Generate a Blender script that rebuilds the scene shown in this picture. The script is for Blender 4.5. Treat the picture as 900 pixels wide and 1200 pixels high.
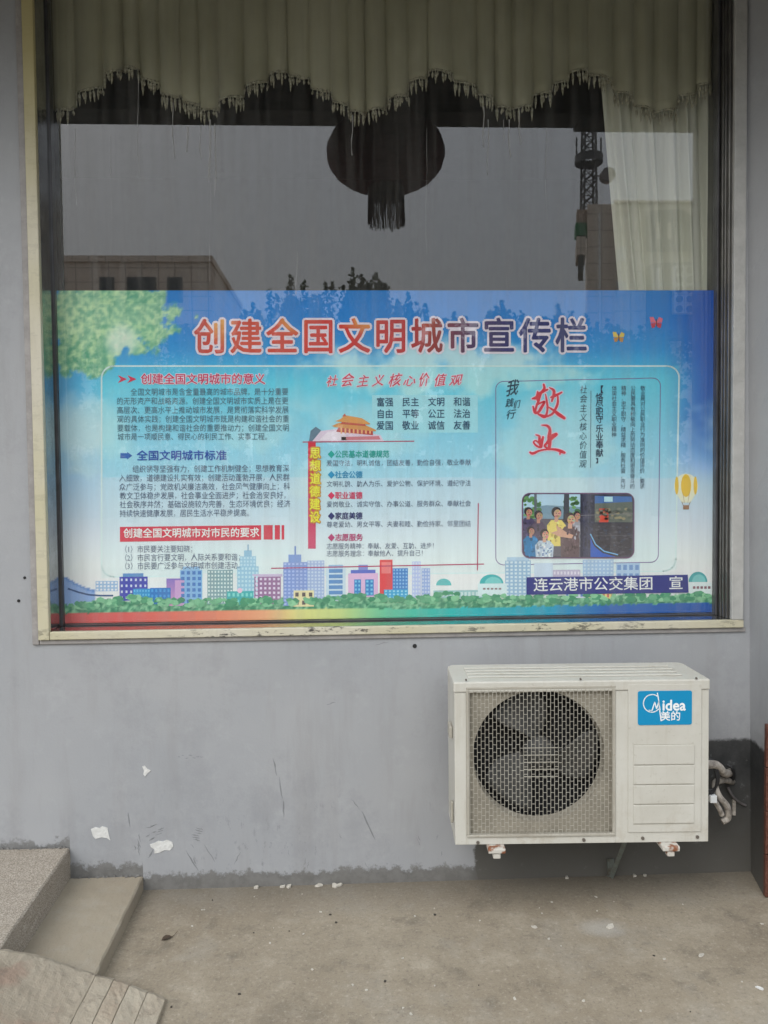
import bpy, bmesh, math, random
from mathutils import Vector, Matrix, noise
random.seed(7)
R = math.radians
S = bpy.context.scene
COL = S.collection
for o in list(bpy.data.objects): bpy.data.objects.remove(o)

# ------------------------------------------------------------------ camera
CAM_Z, CAM_D = 1.477, 2.8
yaw, pitch, roll, FPX = R(2.2646), R(2.1076), R(-0.593), 903.0
_cy, _sy, _cp, _sp = math.cos(yaw), math.sin(yaw), math.cos(pitch), math.sin(pitch)
FW = Vector((_sy*_cp, _cy*_cp, -_sp)); RT = Vector((_cy, -_sy, 0)); UP = RT.cross(FW)
_c, _s = math.cos(roll), math.sin(roll)
RT, UP = _c*RT + _s*UP, _c*UP - _s*RT
CAM = Vector((0, -CAM_D, CAM_Z))
cd = bpy.data.cameras.new('camera'); cam = bpy.data.objects.new('camera', cd); COL.objects.link(cam)
cd.sensor_fit = 'VERTICAL'; cd.sensor_height = 36; cd.lens = FPX/1200*36
cd.clip_start = 0.05; cd.clip_end = 2000
m = Matrix((RT, UP, -FW)).transposed().to_4x4(); m.translation = CAM
cam.matrix_world = m
S.camera = cam

def at(px, py, y=0.0):                      # point of a depth plane seen at a photo pixel
    d = FW + (px-450)/FPX*RT - (py-600)/FPX*UP
    return CAM + (y+CAM_D)/d.y*d
def seen(p):                                # pixel of a point
    v = p - CAM; k = v.dot(FW)
    return 450+FPX*v.dot(RT)/k, 600-FPX*v.dot(UP)/k
GY = 0.10                                   # front of the glass
def far(px, py, y):                         # a place behind the camera, met through the window's reflection
    p = at(px, py, 2*GY - y); return Vector((p.x, y, p.z))

# ------------------------------------------------------------------ world, sun, exposure
SUN_EL, SUN_AZ = R(42), R(212)              # azimuth clockwise from +Y
w = bpy.data.worlds.new('World'); S.world = w; w.use_nodes = True
nt = w.node_tree; bg = nt.nodes['Background']
sky = nt.nodes.new('ShaderNodeTexSky'); sky.sky_type = 'NISHITA'; sky.sun_disc = False
sky.sun_elevation = SUN_EL; sky.sun_rotation = SUN_AZ; sky.dust_density = 4; sky.air_density = 1.5
hs = nt.nodes.new('ShaderNodeHueSaturation'); hs.inputs['Saturation'].default_value = 0.6
cloud = nt.nodes.new('ShaderNodeMix'); cloud.data_type = 'RGBA'; cloud.inputs[0].default_value = 0.8
# overcast veil after the CIE overcast sky: (1 + 2 sin elevation) / 3 of the zenith's radiance
wtc = nt.nodes.new('ShaderNodeTexCoord'); wsp = nt.nodes.new('ShaderNodeSeparateXYZ'); wm = nt.nodes.new('ShaderNodeMath'); wm.operation = 'MAXIMUM'; wm.inputs[1].default_value = 0
wa = nt.nodes.new('ShaderNodeMath'); wa.operation = 'MULTIPLY_ADD'; wa.inputs[1].default_value = 2/3; wa.inputs[2].default_value = 1/3
wv = nt.nodes.new('ShaderNodeVectorMath'); wv.operation = 'SCALE'; wv.inputs[0].default_value = (14.2, 15.0, 16.0)
nt.links.new(wtc.outputs['Generated'], wsp.inputs[0]); nt.links.new(wsp.outputs['Z'], wm.inputs[0]); nt.links.new(wm.outputs[0], wa.inputs[0]); nt.links.new(wa.outputs[0], wv.inputs['Scale']); nt.links.new(wv.outputs[0], cloud.inputs[7])
nt.links.new(sky.outputs[0], hs.inputs['Color']); nt.links.new(hs.outputs[0], cloud.inputs[6]); nt.links.new(cloud.outputs[2], bg.inputs[0])
bg.inputs[1].default_value = 0.13
sd = bpy.data.lights.new('sun', 'SUN'); sd.energy = 0.9; sd.angle = R(35); sd.color = (1, 0.975, 0.94)
so = bpy.data.objects.new('sun', sd); COL.objects.link(so)
sv = Vector((math.sin(SUN_AZ)*math.cos(SUN_EL), math.cos(SUN_AZ)*math.cos(SUN_EL), math.sin(SUN_EL)))
so.rotation_euler = sv.to_track_quat('Z', 'Y').to_euler(); so.location = (0, -10, 20)
S.view_settings.view_transform = 'Standard'; S.view_settings.look = 'None'
S.view_settings.exposure = 0.50; S.view_settings.gamma = 1
S.render.engine = 'CYCLES'
S.cycles.max_bounces = 8; S.cycles.diffuse_bounces = 4; S.cycles.transparent_max_bounces = 16

# ------------------------------------------------------------------ helpers
def lin(c):
    return tuple((v/255/12.92 if v <= 10 else ((v/255+0.055)/1.055)**2.4) for v in c)
def mat(name, col, rough=0.7, metal=0, var=0.0, scale=8, bump=0.0, bscale=60, col2=None, thr=None, detail=6, spec=0.5):
    M = bpy.data.materials.new(name); M.use_nodes = True; t = M.node_tree; N = t.nodes; L = t.links
    b = N['Principled BSDF']; b.inputs['Roughness'].default_value = rough; b.inputs['Metallic'].default_value = metal
    b.inputs['Specular IOR Level'].default_value = spec
    b.inputs['Base Color'].default_value = (*col, 1)
    tc = N.new('ShaderNodeTexCoord')
    if var or col2:
        n = N.new('ShaderNodeTexNoise'); n.inputs['Scale'].default_value = scale; n.inputs['Detail'].default_value = detail
        n.inputs['Roughness'].default_value = 0.65
        r = N.new('ShaderNodeValToRGB'); e = r.color_ramp.elements
        a, z = (thr or (0.3, 0.7)); e[0].position = a; e[1].position = z
        c2 = col2 or tuple(min(1, v*(1+var)) for v in col); c1 = col if col2 else tuple(v*(1-var) for v in col)
        e[0].color = (*c1, 1); e[1].color = (*c2, 1)
        L.new(tc.outputs['Object'], n.inputs['Vector']); L.new(n.outputs['Fac'], r.inputs[0]); L.new(r.outputs[0], b.inputs['Base Color'])
    if bump:
        n2 = N.new('ShaderNodeTexNoise'); n2.inputs['Scale'].default_value = bscale; n2.inputs['Detail'].default_value = 5
        bp = N.new('ShaderNodeBump'); bp.inputs['Strength'].default_value = bump; bp.inputs['Distance'].default_value = 0.01
        L.new(tc.outputs['Object'], n2.inputs['Vector']); L.new(n2.outputs['Fac'], bp.inputs['Height']); L.new(bp.outputs[0], b.inputs['Normal'])
    return M
class G:                                    # small node-graph helper
    def __init__(s, name):
        s.M = bpy.data.materials.new(name); s.M.use_nodes = True; s.t = s.M.node_tree; s.b = s.t.nodes['Principled BSDF']
        s.tc = s.t.nodes.new('ShaderNodeTexCoord'); s.o = s.tc.outputs['Object']
        s.sep = s.t.nodes.new('ShaderNodeSeparateXYZ'); s.t.links.new(s.o, s.sep.inputs[0])
    def noise(s, scale, detail=5, rough=0.6, stretch=None, w=0):
        n = s.t.nodes.new('ShaderNodeTexNoise'); n.inputs['Scale'].default_value = scale; n.inputs['Detail'].default_value = detail; n.inputs['Roughness'].default_value = rough
        mp = s.t.nodes.new('ShaderNodeMapping'); mp.inputs['Scale'].default_value = stretch or (1, 1, 1); mp.inputs['Location'].default_value = (w, w*1.7, w*.3)
        s.t.links.new(s.o, mp.inputs[0]); s.t.links.new(mp.outputs[0], n.inputs['Vector']); return n.outputs['Fac']
    def math(s, op, a, b=0.0, clamp=False, c=None):
        n = s.t.nodes.new('ShaderNodeMath'); n.operation = op; n.use_clamp = clamp
        for i, v in enumerate((a, b) if c is None else (a, b, c)):
            if isinstance(v, (int, float)): n.inputs[i].default_value = v
            else: s.t.links.new(v, n.inputs[i])
        return n.outputs[0]
    def step(s, v, lo, hi):                 # 0 at lo, 1 at hi
        n = s.t.nodes.new('ShaderNodeMapRange'); n.inputs['From Min'].default_value = lo; n.inputs['From Max'].default_value = hi
        s.t.links.new(v, n.inputs[0]); return n.outputs[0]
    def mix(s, f, a, b):
        n = s.t.nodes.new('ShaderNodeMix'); n.data_type = 'RGBA'
        for k, v in ((0, f), (6, a), (7, b)):
            if isinstance(v, (int, float)): n.inputs[k].default_value = v
            elif isinstance(v, tuple): n.inputs[k].default_value = (*v, 1)
            else: s.t.links.new(v, n.inputs[k])
        return n.outputs[2]
    def color(s, c): s.t.links.new(c, s.b.inputs['Base Color'])
    def rough(s, v):
        if isinstance(v, (int, float)): s.b.inputs['Roughness'].default_value = v
        else: s.t.links.new(v, s.b.inputs['Roughness'])
    def bump(s, h, st=0.4, dist=0.01):
        n = s.t.nodes.new('ShaderNodeBump'); n.inputs['Strength'].default_value = st; n.inputs['Distance'].default_value = dist
        s.t.links.new(h, n.inputs['Height']); s.t.links.new(n.outputs[0], s.b.inputs['Normal'])

def tag(o, label=None, cat=None, group=None, kind=None):
    if label: o['label'] = label
    if cat: o['category'] = cat
    if group: o['group'] = group
    if kind: o['kind'] = kind
    return o
def empty(name, loc=(0, 0, 0), rz=0):
    o = bpy.data.objects.new(name, None); COL.objects.link(o); o.location = loc; o.rotation_euler = (0, 0, rz)
    o.empty_display_size = .1; return o
class MB:
    def __init__(s): s.v = []; s.f = []; s.c = []
    def quad(s, *ps):
        i = len(s.v); s.v += [tuple(p) for p in ps]; s.f.append(tuple(range(i, i+len(ps))))
    def box(s, x0, x1, y0, y1, z0, z1, M=None):
        P = [Vector((x, y, z)) for z in (z0, z1) for y in (y0, y1) for x in (x0, x1)]
        if M is not None: P = [M @ p for p in P]
        i = len(s.v); s.v += [tuple(p) for p in P]
        for f in ((0, 2, 3, 1), (4, 5, 7, 6), (0, 1, 5, 4), (2, 6, 7, 3), (0, 4, 6, 2), (1, 3, 7, 5)): s.f.append(tuple(i+k for k in f))
    def prism(s, pts, y0, y1):              # polygon in x,z extruded along y
        n = len(pts); i = len(s.v)
        s.v += [(p[0], y0, p[1]) for p in pts] + [(p[0], y1, p[1]) for p in pts]
        s.f.append(tuple(range(i, i+n))); s.f.append(tuple(range(i+2*n-1, i+n-1, -1)))
        for k in range(n): s.f.append((i+k, i+n+k, i+n+(k+1) % n, i+(k+1) % n))
    def slab(s, pts, z0, z1, ztop=None):    # polygon in x,y extruded along z; ztop gives a height for each corner
        n = len(pts); i = len(s.v)
        zt = ztop or [z1]*n
        s.v += [(p[0], p[1], z0) for p in pts] + [(p[0], p[1], zt[k]) for k, p in enumerate(pts)]
        s.f.append(tuple(range(i+n-1, i-1, -1))); s.f.append(tuple(range(i+n, i+2*n)))
        for k in range(n): s.f.append((i+k, i+(k+1) % n, i+n+(k+1) % n, i+n+k))
    def tube(s, path, r, n=8, cap=True):
        path = [Vector(p) for p in path]; rs = r if isinstance(r, (list, tuple)) else [r]*len(path)
        base = len(s.v); ref = Vector((0, 0, 1))
        d0 = (path[1]-path[0]).normalized()
        if abs(d0.dot(ref)) > .9: ref = Vector((1, 0, 0))
        for k, p in enumerate(path):
            d = (path[min(k+1, len(path)-1)] - path[max(k-1, 0)]).normalized()
            a = (ref - d*ref.dot(d)).normalized(); ref = a; b = d.cross(a)
            for j in range(n):
                t = 2*math.pi*j/n; s.v.append(tuple(p + rs[k]*(math.cos(t)*a + math.sin(t)*b)))
        for k in range(len(path)-1):
            for j in range(n):
                s.f.append((base+k*n+j, base+k*n+(j+1) % n, base+(k+1)*n+(j+1) % n, base+(k+1)*n+j))
        if cap:
            s.f.append(tuple(base+j for j in range(n))[::-1]); e = base+(len(path)-1)*n; s.f.append(tuple(e+j for j in range(n)))
    def lathe(s, prof, c=(0, 0, 0), n=24):  # profile of (radius, z)
        base = len(s.v)
        for r, z in prof:
            for j in range(n):
                t = 2*math.pi*j/n; s.v.append((c[0]+r*math.cos(t), c[1]+r*math.sin(t), c[2]+z))
        for k in range(len(prof)-1):
            for j in range(n):
                s.f.append((base+k*n+j, base+k*n+(j+1) % n, base+(k+1)*n+(j+1) % n, base+(k+1)*n+j))
    def build(s, name, m=None, parent=None, smooth=False, bevel=0, colors=None):
        me = bpy.data.meshes.new(name); me.from_pydata(s.v, [], s.f); me.update()
        if smooth: me.polygons.foreach_set('use_smooth', [True]*len(me.polygons))
        if m: me.materials.append(m)
        if colors:
            a = me.color_attributes.new('print', 'FLOAT_COLOR', 'POINT')
            a.data.foreach_set('color', [x for c in colors for x in (*c, 1.0)])
        o = bpy.data.objects.new(name, me); COL.objects.link(o)
        if parent: o.parent = parent
        if bevel:
            b = o.modifiers.new('bevel', 'BEVEL'); b.width = bevel; b.segments = 2; b.limit_method = 'ANGLE'
        return o

# ------------------------------------------------------------------ ground and paving
XB1, XB2 = -1.045, -0.784                   # where the two step edges meet the wall
ZT1, ZT2 = 0.167, 0.054
g = G('forecourt_concrete')
n1 = g.noise(1.3, 6, .6); n2 = g.noise(9, 8, .7, w=3); n3 = g.noise(70, 4, .7, w=5)
c = g.mix(g.step(n1, .32, .68), (.225, .185, .132), (.305, .262, .196))
c = g.mix(g.math('MULTIPLY', g.step(n2, .52, .75), .55), c, (.44, .39, .31))
c = g.mix(g.math('MULTIPLY', g.step(n2, .46, .28), .75), c, (.135, .115, .088))
n4 = g.noise(3.4, 7, .72, w=9); c = g.mix(g.math('MULTIPLY', g.step(n4, .53, .66), .45), c, (.31, .285, .24)); c = g.mix(g.math('MULTIPLY', g.step(n4, .45, .34), .4), c, (.135, .115, .088))
c = g.mix(g.math('MULTIPLY', g.step(n3, .56, .70), .5), c, (.46, .42, .35))
c = g.mix(g.math('MULTIPLY', g.step(n3, .43, .32), .5), c, (.12, .10, .08))
# grime gathered along the foot of the wall
yy = g.sep.outputs['Y']
dirt = g.math('MULTIPLY', g.step(g.math('ADD', yy, g.math('MULTIPLY', n2, .22)), -.12, .10), .55)
c = g.mix(dirt, c, (.105, .095, .080))
# pale cement patch
dx = g.math('SUBTRACT', g.sep.outputs['X'], .80); dy = g.math('SUBTRACT', yy, -.33)
dd = g.math('SQRT', g.math('ADD', g.math('MULTIPLY', dx, dx), g.math('MULTIPLY', g.math('MULTIPLY', dy, 1.6), g.math('MULTIPLY', dy, 1.6))))
c = g.mix(g.math('MULTIPLY', g.step(g.math('ADD', dd, g.math('MULTIPLY', n2, .14)), .17, .10), .5), c, (.42, .41, .38))
n5 = g.noise(150, 4, .85, w=2); c = g.mix(g.math('MULTIPLY', g.step(n5, .56, .68), .30), c, (.42, .39, .33)); c = g.mix(g.math('MULTIPLY', g.step(n5, .44, .34), .45), c, (.09, .078, .06))
g.color(c); g.rough(.85); g.bump(g.math('ADD', g.math('ADD', g.math('MULTIPLY', n3, .5), n2), g.math('MULTIPLY', n5, .3)), .45, .006)
M_ground = g.M
b = MB()
b.quad((-400, -400, 0), (400, -400, 0), (400, 400, 0), (-400, 400, 0))
tag(b.build('ground', M_ground), kind='structure', label='worn dusty concrete ground')
M_bounce_cut = mat('bounce_cut_dark', (.055, .055, .055), .9, col2=(.085, .083, .08), scale=3, bump=.4)
b = MB(); b.quad((-400, -11, .004), (400, -11, .004), (400, -3.6, .004), (-400, -3.6, .004))  # unseen dark strip added to weaken ground bounce reaching the upper wall
tag(b.build('bounce_cut_strip', M_bounce_cut), kind='structure')

# ------------------------------------------------------------------ shop building
X0, X1, Z0, Z1 = -1.092, 1.395, 0.960, 3.45  # window opening
g = G('grey_wall_paint')
X, Y_, Z = g.sep.outputs
a1 = g.noise(1.6, 4, .55); a2 = g.noise(14, 8, .7, w=2); a3 = g.noise(5, 6, .65, (1, 1, .45), w=8); a4 = g.noise(120, 3, .6)
c = g.mix(g.step(a1, .3, .7), (.300, .312, .330), (.360, .366, .376))
c = g.mix(g.math('MULTIPLY', g.step(a2, .56, .80), .45), c, (.42, .43, .44))
a5 = g.noise(7, 5, .7, (1, 1, .12), w=21); c = g.mix(g.math('MULTIPLY', g.step(a5, .52, .72), .32), c, (.22, .21, .20)); a6 = g.noise(3.1, 7, .75, w=31); c = g.mix(g.math('MULTIPLY', g.step(a6, .53, .64), .30), c, (.23, .235, .25))
c = g.mix(g.math('MULTIPLY', g.step(a3, .62, .80), .30), c, (.17, .17, .175))
# scuffs low on the wall
sc = g.noise(26, 7, .75, (1.6, 1, .7), w=11)
low = g.math('MULTIPLY', g.step(Z, .42, .12), g.step(g.noise(3.2, 3, .5, w=4), .45, .62))
c = g.mix(g.math('MULTIPLY', g.math('MULTIPLY', g.step(sc, .57, .66), low), .75), c, (.10, .10, .105))
# dark skirting paint: a tall field on the right, a narrow strip elsewhere that follows the steps
e1 = g.noise(22, 6, .7, w=6)
e2_ = g.noise(90, 4, .7, w=16)
rag = g.math('ADD', g.math('MULTIPLY', g.math('SUBTRACT', e1, .5), .12), g.math('MULTIPLY', g.math('SUBTRACT', e2_, .5), .03))
ragx = g.math('ADD', g.math('MULTIPLY', g.math('SUBTRACT', e1, .5), .05), g.math('MULTIPLY', g.math('SUBTRACT', e2_, .5), .02))
base = g.math('ADD', g.math('MULTIPLY', g.math('LESS_THAN', X, XB1), ZT1-.035), g.math('MULTIPLY', g.math('MULTIPLY', g.math('LESS_THAN', X, XB2), g.math('GREATER_THAN', X, XB1)), ZT2-.010))
strip = g.math('MULTIPLY', g.step(g.math('SUBTRACT', g.math('SUBTRACT', Z, base), rag), .062, .046), .92)
field = g.math('MULTIPLY', g.step(g.math('ADD', X, ragx), .430, .440), g.step(g.math('ADD', Z, g.math('MULTIPLY', ragx, .7)), .512, .498))
dark = g.math('MAXIMUM', strip, field)
dc = g.mix(g.step(a2, .35, .7), (.028, .029, .030), (.062, .063, .063))
ls = g.mix(g.step(e1, .40, .58), (.085, .088, .092), (.175, .178, .182)); dc = g.mix(g.step(X, .44, .42), dc, ls)
dc = g.mix(g.math('MULTIPLY', g.step(e1, .62, .70), .35), dc, (.26, .265, .27))
dust = g.math('MULTIPLY', g.step(g.math('ADD', Z, g.math('MULTIPLY', a2, .25)), .50, .10), .62)
dc = g.mix(dust, dc, (.15, .14, .12))
c = g.mix(dark, c, dc)
g.color(c); g.rough(.62)
g.bump(g.math('ADD', g.math('MULTIPLY', a4, .25), g.math('ADD', g.math('MULTIPLY', a3, .6), g.math('MULTIPLY', dark, -.25))), .35, .008)
M_wall = g.M
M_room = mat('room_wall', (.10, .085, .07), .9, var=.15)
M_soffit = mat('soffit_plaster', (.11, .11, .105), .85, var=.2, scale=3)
M_frame_outer = mat('frame_grey_paint', (.30, .285, .275), .6, var=.2, scale=20, bump=.3, bscale=50)
g = G('frame_cream_paint')
q1 = g.noise(16, 8, .75, (1, 1, .35)); q2 = g.noise(30, 8, .75, (.45, 1, 1.3), w=5); q3 = g.noise(2.2, 3, .5, w=7)
c = g.mix(g.step(q3, .35, .65), (.56, .53, .44), (.50, .465, .31))
c = g.mix(g.math('MULTIPLY', g.step(q1, .5, .75), .5), c, (.36, .33, .26))
zone = g.math('MULTIPLY', g.step(g.sep.outputs['Z'], .975, .955), g.step(g.noise(1.9, 2, .5, w=2), .44, .56))
c = g.mix(g.math('MULTIPLY', g.step(q2, .53, .57), g.math('ADD', g.math('MULTIPLY', zone, .85), .12)), c, (.06, .055, .05))
yel = g.step(g.sep.outputs['Z'], 2.3, 3.0)
c = g.mix(g.math('MULTIPLY', yel, .75), c, (.42, .36, .13))
g.color(c); g.rough(.55); g.bump(q2, .3, .004)
M_cream = g.M
M_frame_right = mat('frame_pale_grey_paint', (.40, .40, .385), .6, var=.14, scale=12, bump=.3, bscale=40)
M_alu = mat('dull_aluminium', (.46, .46, .46), .13, metal=.95, var=.12, scale=14)
M_alu_dark = mat('dark_aluminium', (.09, .09, .095), .3, metal=.3, var=.3, scale=10)

bld = empty('shop_building'); tag(bld, 'single storey shop front with grey painted wall and large framed window under a porch', 'building')
b = MB()
b.box(-7, X0-.01, 0, .24, 0, 4.2); b.box(X1+.01, 7, 0, .24, 0, 4.2)
b.box(X0-.01, X1+.01, 0, .24, 0, Z0-.012); b.box(X0-.01, X1+.01, 0, .24, Z1+.02, 4.2)
b.build('wall', M_wall, bld)
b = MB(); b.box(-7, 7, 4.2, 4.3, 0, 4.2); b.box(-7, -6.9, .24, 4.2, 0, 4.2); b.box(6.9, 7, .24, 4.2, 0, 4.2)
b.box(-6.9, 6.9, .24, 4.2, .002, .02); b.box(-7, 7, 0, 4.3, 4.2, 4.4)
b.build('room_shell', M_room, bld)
b = MB(); b.box(-7, 7, -1.08, 0, 3.86, 4.05); b.build('porch_slab', M_soffit, bld)
YB0, YB1 = -.98, -.82                       # outer and inner face of the porch beam
pB = far(400, 148, YB0).z; pB2 = far(750, 155, YB0).z
b = MB(); xs_ = far(672, 150, YB0).x; b.box(-7, xs_, YB0, YB1, pB, 3.86); b.box(xs_, 7, YB0-.002, YB1+.002, pB2, 3.862); b.build('porch_beam', M_soffit, bld)
xc = far(825, 250, YB1-.01).x
M_col = mat('column_paint', (.27, .27, .27), .7, var=.2, scale=4, bump=.2)
for a_, c_ in ((xc, xc+.42), (-3.3, -2.9)):
    b = MB(); b.box(a_, c_, YB0+.01, YB1-.01, 0, pB2); b.build('porch_column', M_col, bld, bevel=.01)
b = MB(); b.box(-7.1, 7.1, .0, 4.4, 4.4, 5.2); b.build('parapet', M_soffit, bld)
# pilaster on the right, its lower part faced with red granite
b = MB()
n_ = 14
for k in range(n_):
    z0 = 3.86*k/n_; z1 = 3.86*(k+1)/n_
    f0 = 1.440+.035*z0; f1 = 1.440+.035*z1
    w0 = 1.482-.012*z0; w1 = 1.482-.012*z1
    b.quad((w0, 0, z0), (f0, -.17, z0), (f1, -.17, z1), (w1, 0, z1))
b.quad((1.44, -.17, 0), (2.1, -.17, 0), (2.1, -.17, 3.86), (1.44+.035*3.86, -.17, 3.86))
b.quad((2.1, -.17, 0), (2.1, 0, 0), (2.1, 0, 3.86), (2.1, -.17, 3.86))
b.build('pilaster', M_wall, bld)
M_granite = mat('red_granite', (.075, .026, .018), .4, col2=(.15, .065, .045), scale=120, thr=(.4, .65))
for k in range(4):
    for j in range(2):
        b = MB(); b.box(1.436+j*.33+.003*(j > 0), 1.436+(j+1)*.33, -.188, -.172, .004+k*.155, .155*(k+1)); b.build('granite_tile', M_granite, bld, bevel=.002)

# window
win = empty('window_frame'); win.parent = bld
def trim(name, x0, x1, z0, z1, d, m_): 
    b = MB(); b.box(x0, x1, -d, 0.001, z0, z1); return b.build(name, m_, win, bevel=.003)
trim('frame_trim', -1.156, -1.132, .912, Z1+.05, .010, M_frame_outer)
trim('frame_trim', -1.131, X0, .930, Z1+.05, .020, M_cream)
trim('frame_trim', X0+.001, 1.440, .930, .9585, .018, M_cream)
trim('frame_trim', -1.131, 1.452, .912, .929, .008, M_frame_outer)
trim('frame_trim', X1, 1.440, .959, Z1+.05, .016, M_frame_right)
trim('frame_trim', X0+.001, X1-.001, Z1+.001, Z1+.05, .016, M_cream)
b = MB(); b.box(X0-.009, X0, .0, .20, Z0, Z1); b.build('side_reveal', M_alu, win)
b = MB(); b.box(X1, X1+.009, .0, .20, Z0, Z1)
for y_ in (.012, .040, .062, .088): b.box(X1-.006, X1, y_, y_+.009, Z0, Z1)
b.build('side_reveal', mat('weathered_aluminium', (.20, .195, .185), .38, metal=.8, var=.3, scale=6), win, bevel=.0015)
b = MB(); b.box(X0, X1, .0, .20, Z0-.0115, Z0-.001); b.build('sill', M_alu, win)
b = MB(); b.box(X0, X1, .0, .20, Z1, Z1+.012); b.build('head', M_alu_dark, win)
b = MB(); b.box(X0, X0+.007, GY-.002, GY+.03, Z0, Z1); b.build('glazing_bead', M_alu_dark, win)
b = MB(); b.box(X0+.0125, X1-.0125, GY-.004, GY+.03, Z0, Z0+.004); b.build('glazing_bead', M_alu_dark, win)
b = MB(); b.box(X1-.012, X1, GY-.012, GY+.03, Z0, Z1); b.build('glazing_bead', M_alu_dark, win, bevel=.002)
# glass
gm = bpy.data.materials.new('window_glass'); gm.use_nodes = True; t = gm.node_tree; t.nodes.clear()
out = t.nodes.new('ShaderNodeOutputMaterial'); mx = t.nodes.new('ShaderNodeMixShader'); tr = t.nodes.new('ShaderNodeBsdfTransparent')
gl = t.nodes.new('ShaderNodeBsdfGlossy'); gl.inputs['Roughness'].default_value = 0.0; tr.inputs[0].default_value = (.99, 1, .995, 1)
fr = t.nodes.new('ShaderNodeFresnel'); fr.inputs[0].default_value = 2.05
ge = t.nodes.new('ShaderNodeNewGeometry'); iv = t.nodes.new('ShaderNodeMath'); iv.operation = 'SUBTRACT'; iv.inputs[0].default_value = 1
mu = t.nodes.new('ShaderNodeMath'); mu.operation = 'MULTIPLY'
t.links.new(ge.outputs['Backfacing'], iv.inputs[1]); t.links.new(iv.outputs[0], mu.inputs[0]); t.links.new(fr.outputs[0], mu.inputs[1])
t.links.new(mu.outputs[0], mx.inputs[0]); t.links.new(tr.outputs[0], mx.inputs[1]); t.links.new(gl.outputs[0], mx.inputs[2]); t.links.new(mx.outputs[0], out.inputs[0])
b = MB(); b.box(X0+.001, X1-.001, GY, GY+.006, Z0+.001, Z1-.001); b.build('glass_pane', gm, win)
# pale runs of old glue and lime on the glass
M_drip = bpy.data.materials.new('lime_run'); M_drip.use_nodes = True
pb = M_drip.node_tree.nodes['Principled BSDF']; pb.inputs['Base Color'].default_value = (.6, .6, .58, 1); pb.inputs['Roughness'].default_value = .9; pb.inputs['Alpha'].default_value = .5
b = MB()
def drip(x, y0, y1, w_=1.0):
    n = max(3, int((y1-y0)/8)); ph = random.random()*9
    pts = []
    for k in range(n+1):
        f = k/n; yy_ = y0+(y1-y0)*f; xx = x+1.6*math.sin(ph+f*5)*f+random.uniform(-.3, .3); ww = w_*(.25+.55*abs(math.sin(ph*2+f*9)))*(1-.3*f)
        pts.append((xx-ww, xx+ww, yy_))
    for k in range(n):
        A = pts[k]; B = pts[k+1]
        b.quad(at(A[0], A[2], GY-.0015), at(B[0], B[2], GY-.0015), at(B[1], B[2], GY-.0015), at(A[1], A[2], GY-.0015))
for d_ in ((203, 120, 186, .9), (220, 148, 178, 1.2), (235, 148, 187, 1), (246, 140, 215, 1.4), (252, 145, 230, 1.3), (162, 90, 210, .5), (88, 150, 240, .5), (413, 135, 182, 1), (567, 125, 172, 1.2), (572, 140, 205, .8), (597, 140, 184, 1.3), (609, 130, 170, 1), (590, 140, 165, .8), (348, 296, 345, .5), (247, 180, 330, .4), (130, 160, 300, .3), (500, 150, 300, .3), (640, 150, 260, .4)):
    drip(*d_)
tag(b.build('lime_runs', M_drip, win), kind='stuff')
# soft vertical dirt streaks, plus an even pale base added as haze
M_film = bpy.data.materials.new('dust_haze_film'); M_film.use_nodes = True
t = M_film.node_tree; pb = t.nodes['Principled BSDF']; pb.inputs['Base Color'].default_value = (.5, .5, .48, 1); pb.inputs['Roughness'].default_value = 1; pb.inputs['Specular IOR Level'].default_value = 0
tc = t.nodes.new('ShaderNodeTexCoord'); mp = t.nodes.new('ShaderNodeMapping'); mp.inputs['Scale'].default_value = (26, 1, 1.3)
nn = t.nodes.new('ShaderNodeTexNoise'); nn.inputs['Scale'].default_value = 1; nn.inputs['Detail'].default_value = 5
mr = t.nodes.new('ShaderNodeMapRange'); mr.inputs[1].default_value = .42; mr.inputs[2].default_value = .9; mr.inputs[3].default_value = .032; mr.inputs[4].default_value = .18
t.links.new(tc.outputs['Object'], mp.inputs[0]); t.links.new(mp.outputs[0], nn.inputs['Vector']); t.links.new(nn.outputs['Fac'], mr.inputs[0]); t.links.new(mr.outputs[0], pb.inputs['Alpha'])
b = MB(); b.quad((X0+.013, GY-.0008, Z0+.005), (X1-.013, GY-.0008, Z0+.005), (X1-.013, GY-.0008, Z1-.01), (X0+.013, GY-.0008, Z1-.01)); b.build('dust_haze_film', M_film, win)
# scuff strokes low on the wall
M_scuff = bpy.data.materials.new('rubber_scuff'); M_scuff.use_nodes = True
pb = M_scuff.node_tree.nodes['Principled BSDF']; pb.inputs['Base Color'].default_value = (.06, .06, .065, 1); pb.inputs['Roughness'].default_value = .9; pb.inputs['Alpha'].default_value = .26
b = MB(); rs = random.Random(3)
def scuff(x, y, dx, dy, wd, n=5):
    pts = []; 
    for k in range(n+1):
        f = k/n; pts.append((x+dx*f+rs.uniform(-.6, .6), y+dy*f+rs.uniform(-.6, .6), wd*math.sin(math.pi*(f*.9+.05))*rs.uniform(.4, 1)))
    L_ = math.hypot(dx, dy); nx_, ny_ = -dy/L_, dx/L_
    for A, B in zip(pts, pts[1:]):
        b.quad(*(at(px, py, -.0006) for px, py in ((A[0]-nx_*A[2], A[1]-ny_*A[2]), (B[0]-nx_*B[2], B[1]-ny_*B[2]), (B[0]+nx_*B[2], B[1]+ny_*B[2]), (A[0]+nx_*A[2], A[1]+ny_*A[2]))))
for i in range(9): scuff(178+rs.uniform(-8, 16), 968+i*2.2, rs.uniform(5, 12), -rs.uniform(1, 4), .8)
for i in range(6): scuff(226+rs.uniform(-2, 3), 970+i*2.6, 9, 2.4, .9)
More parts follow.
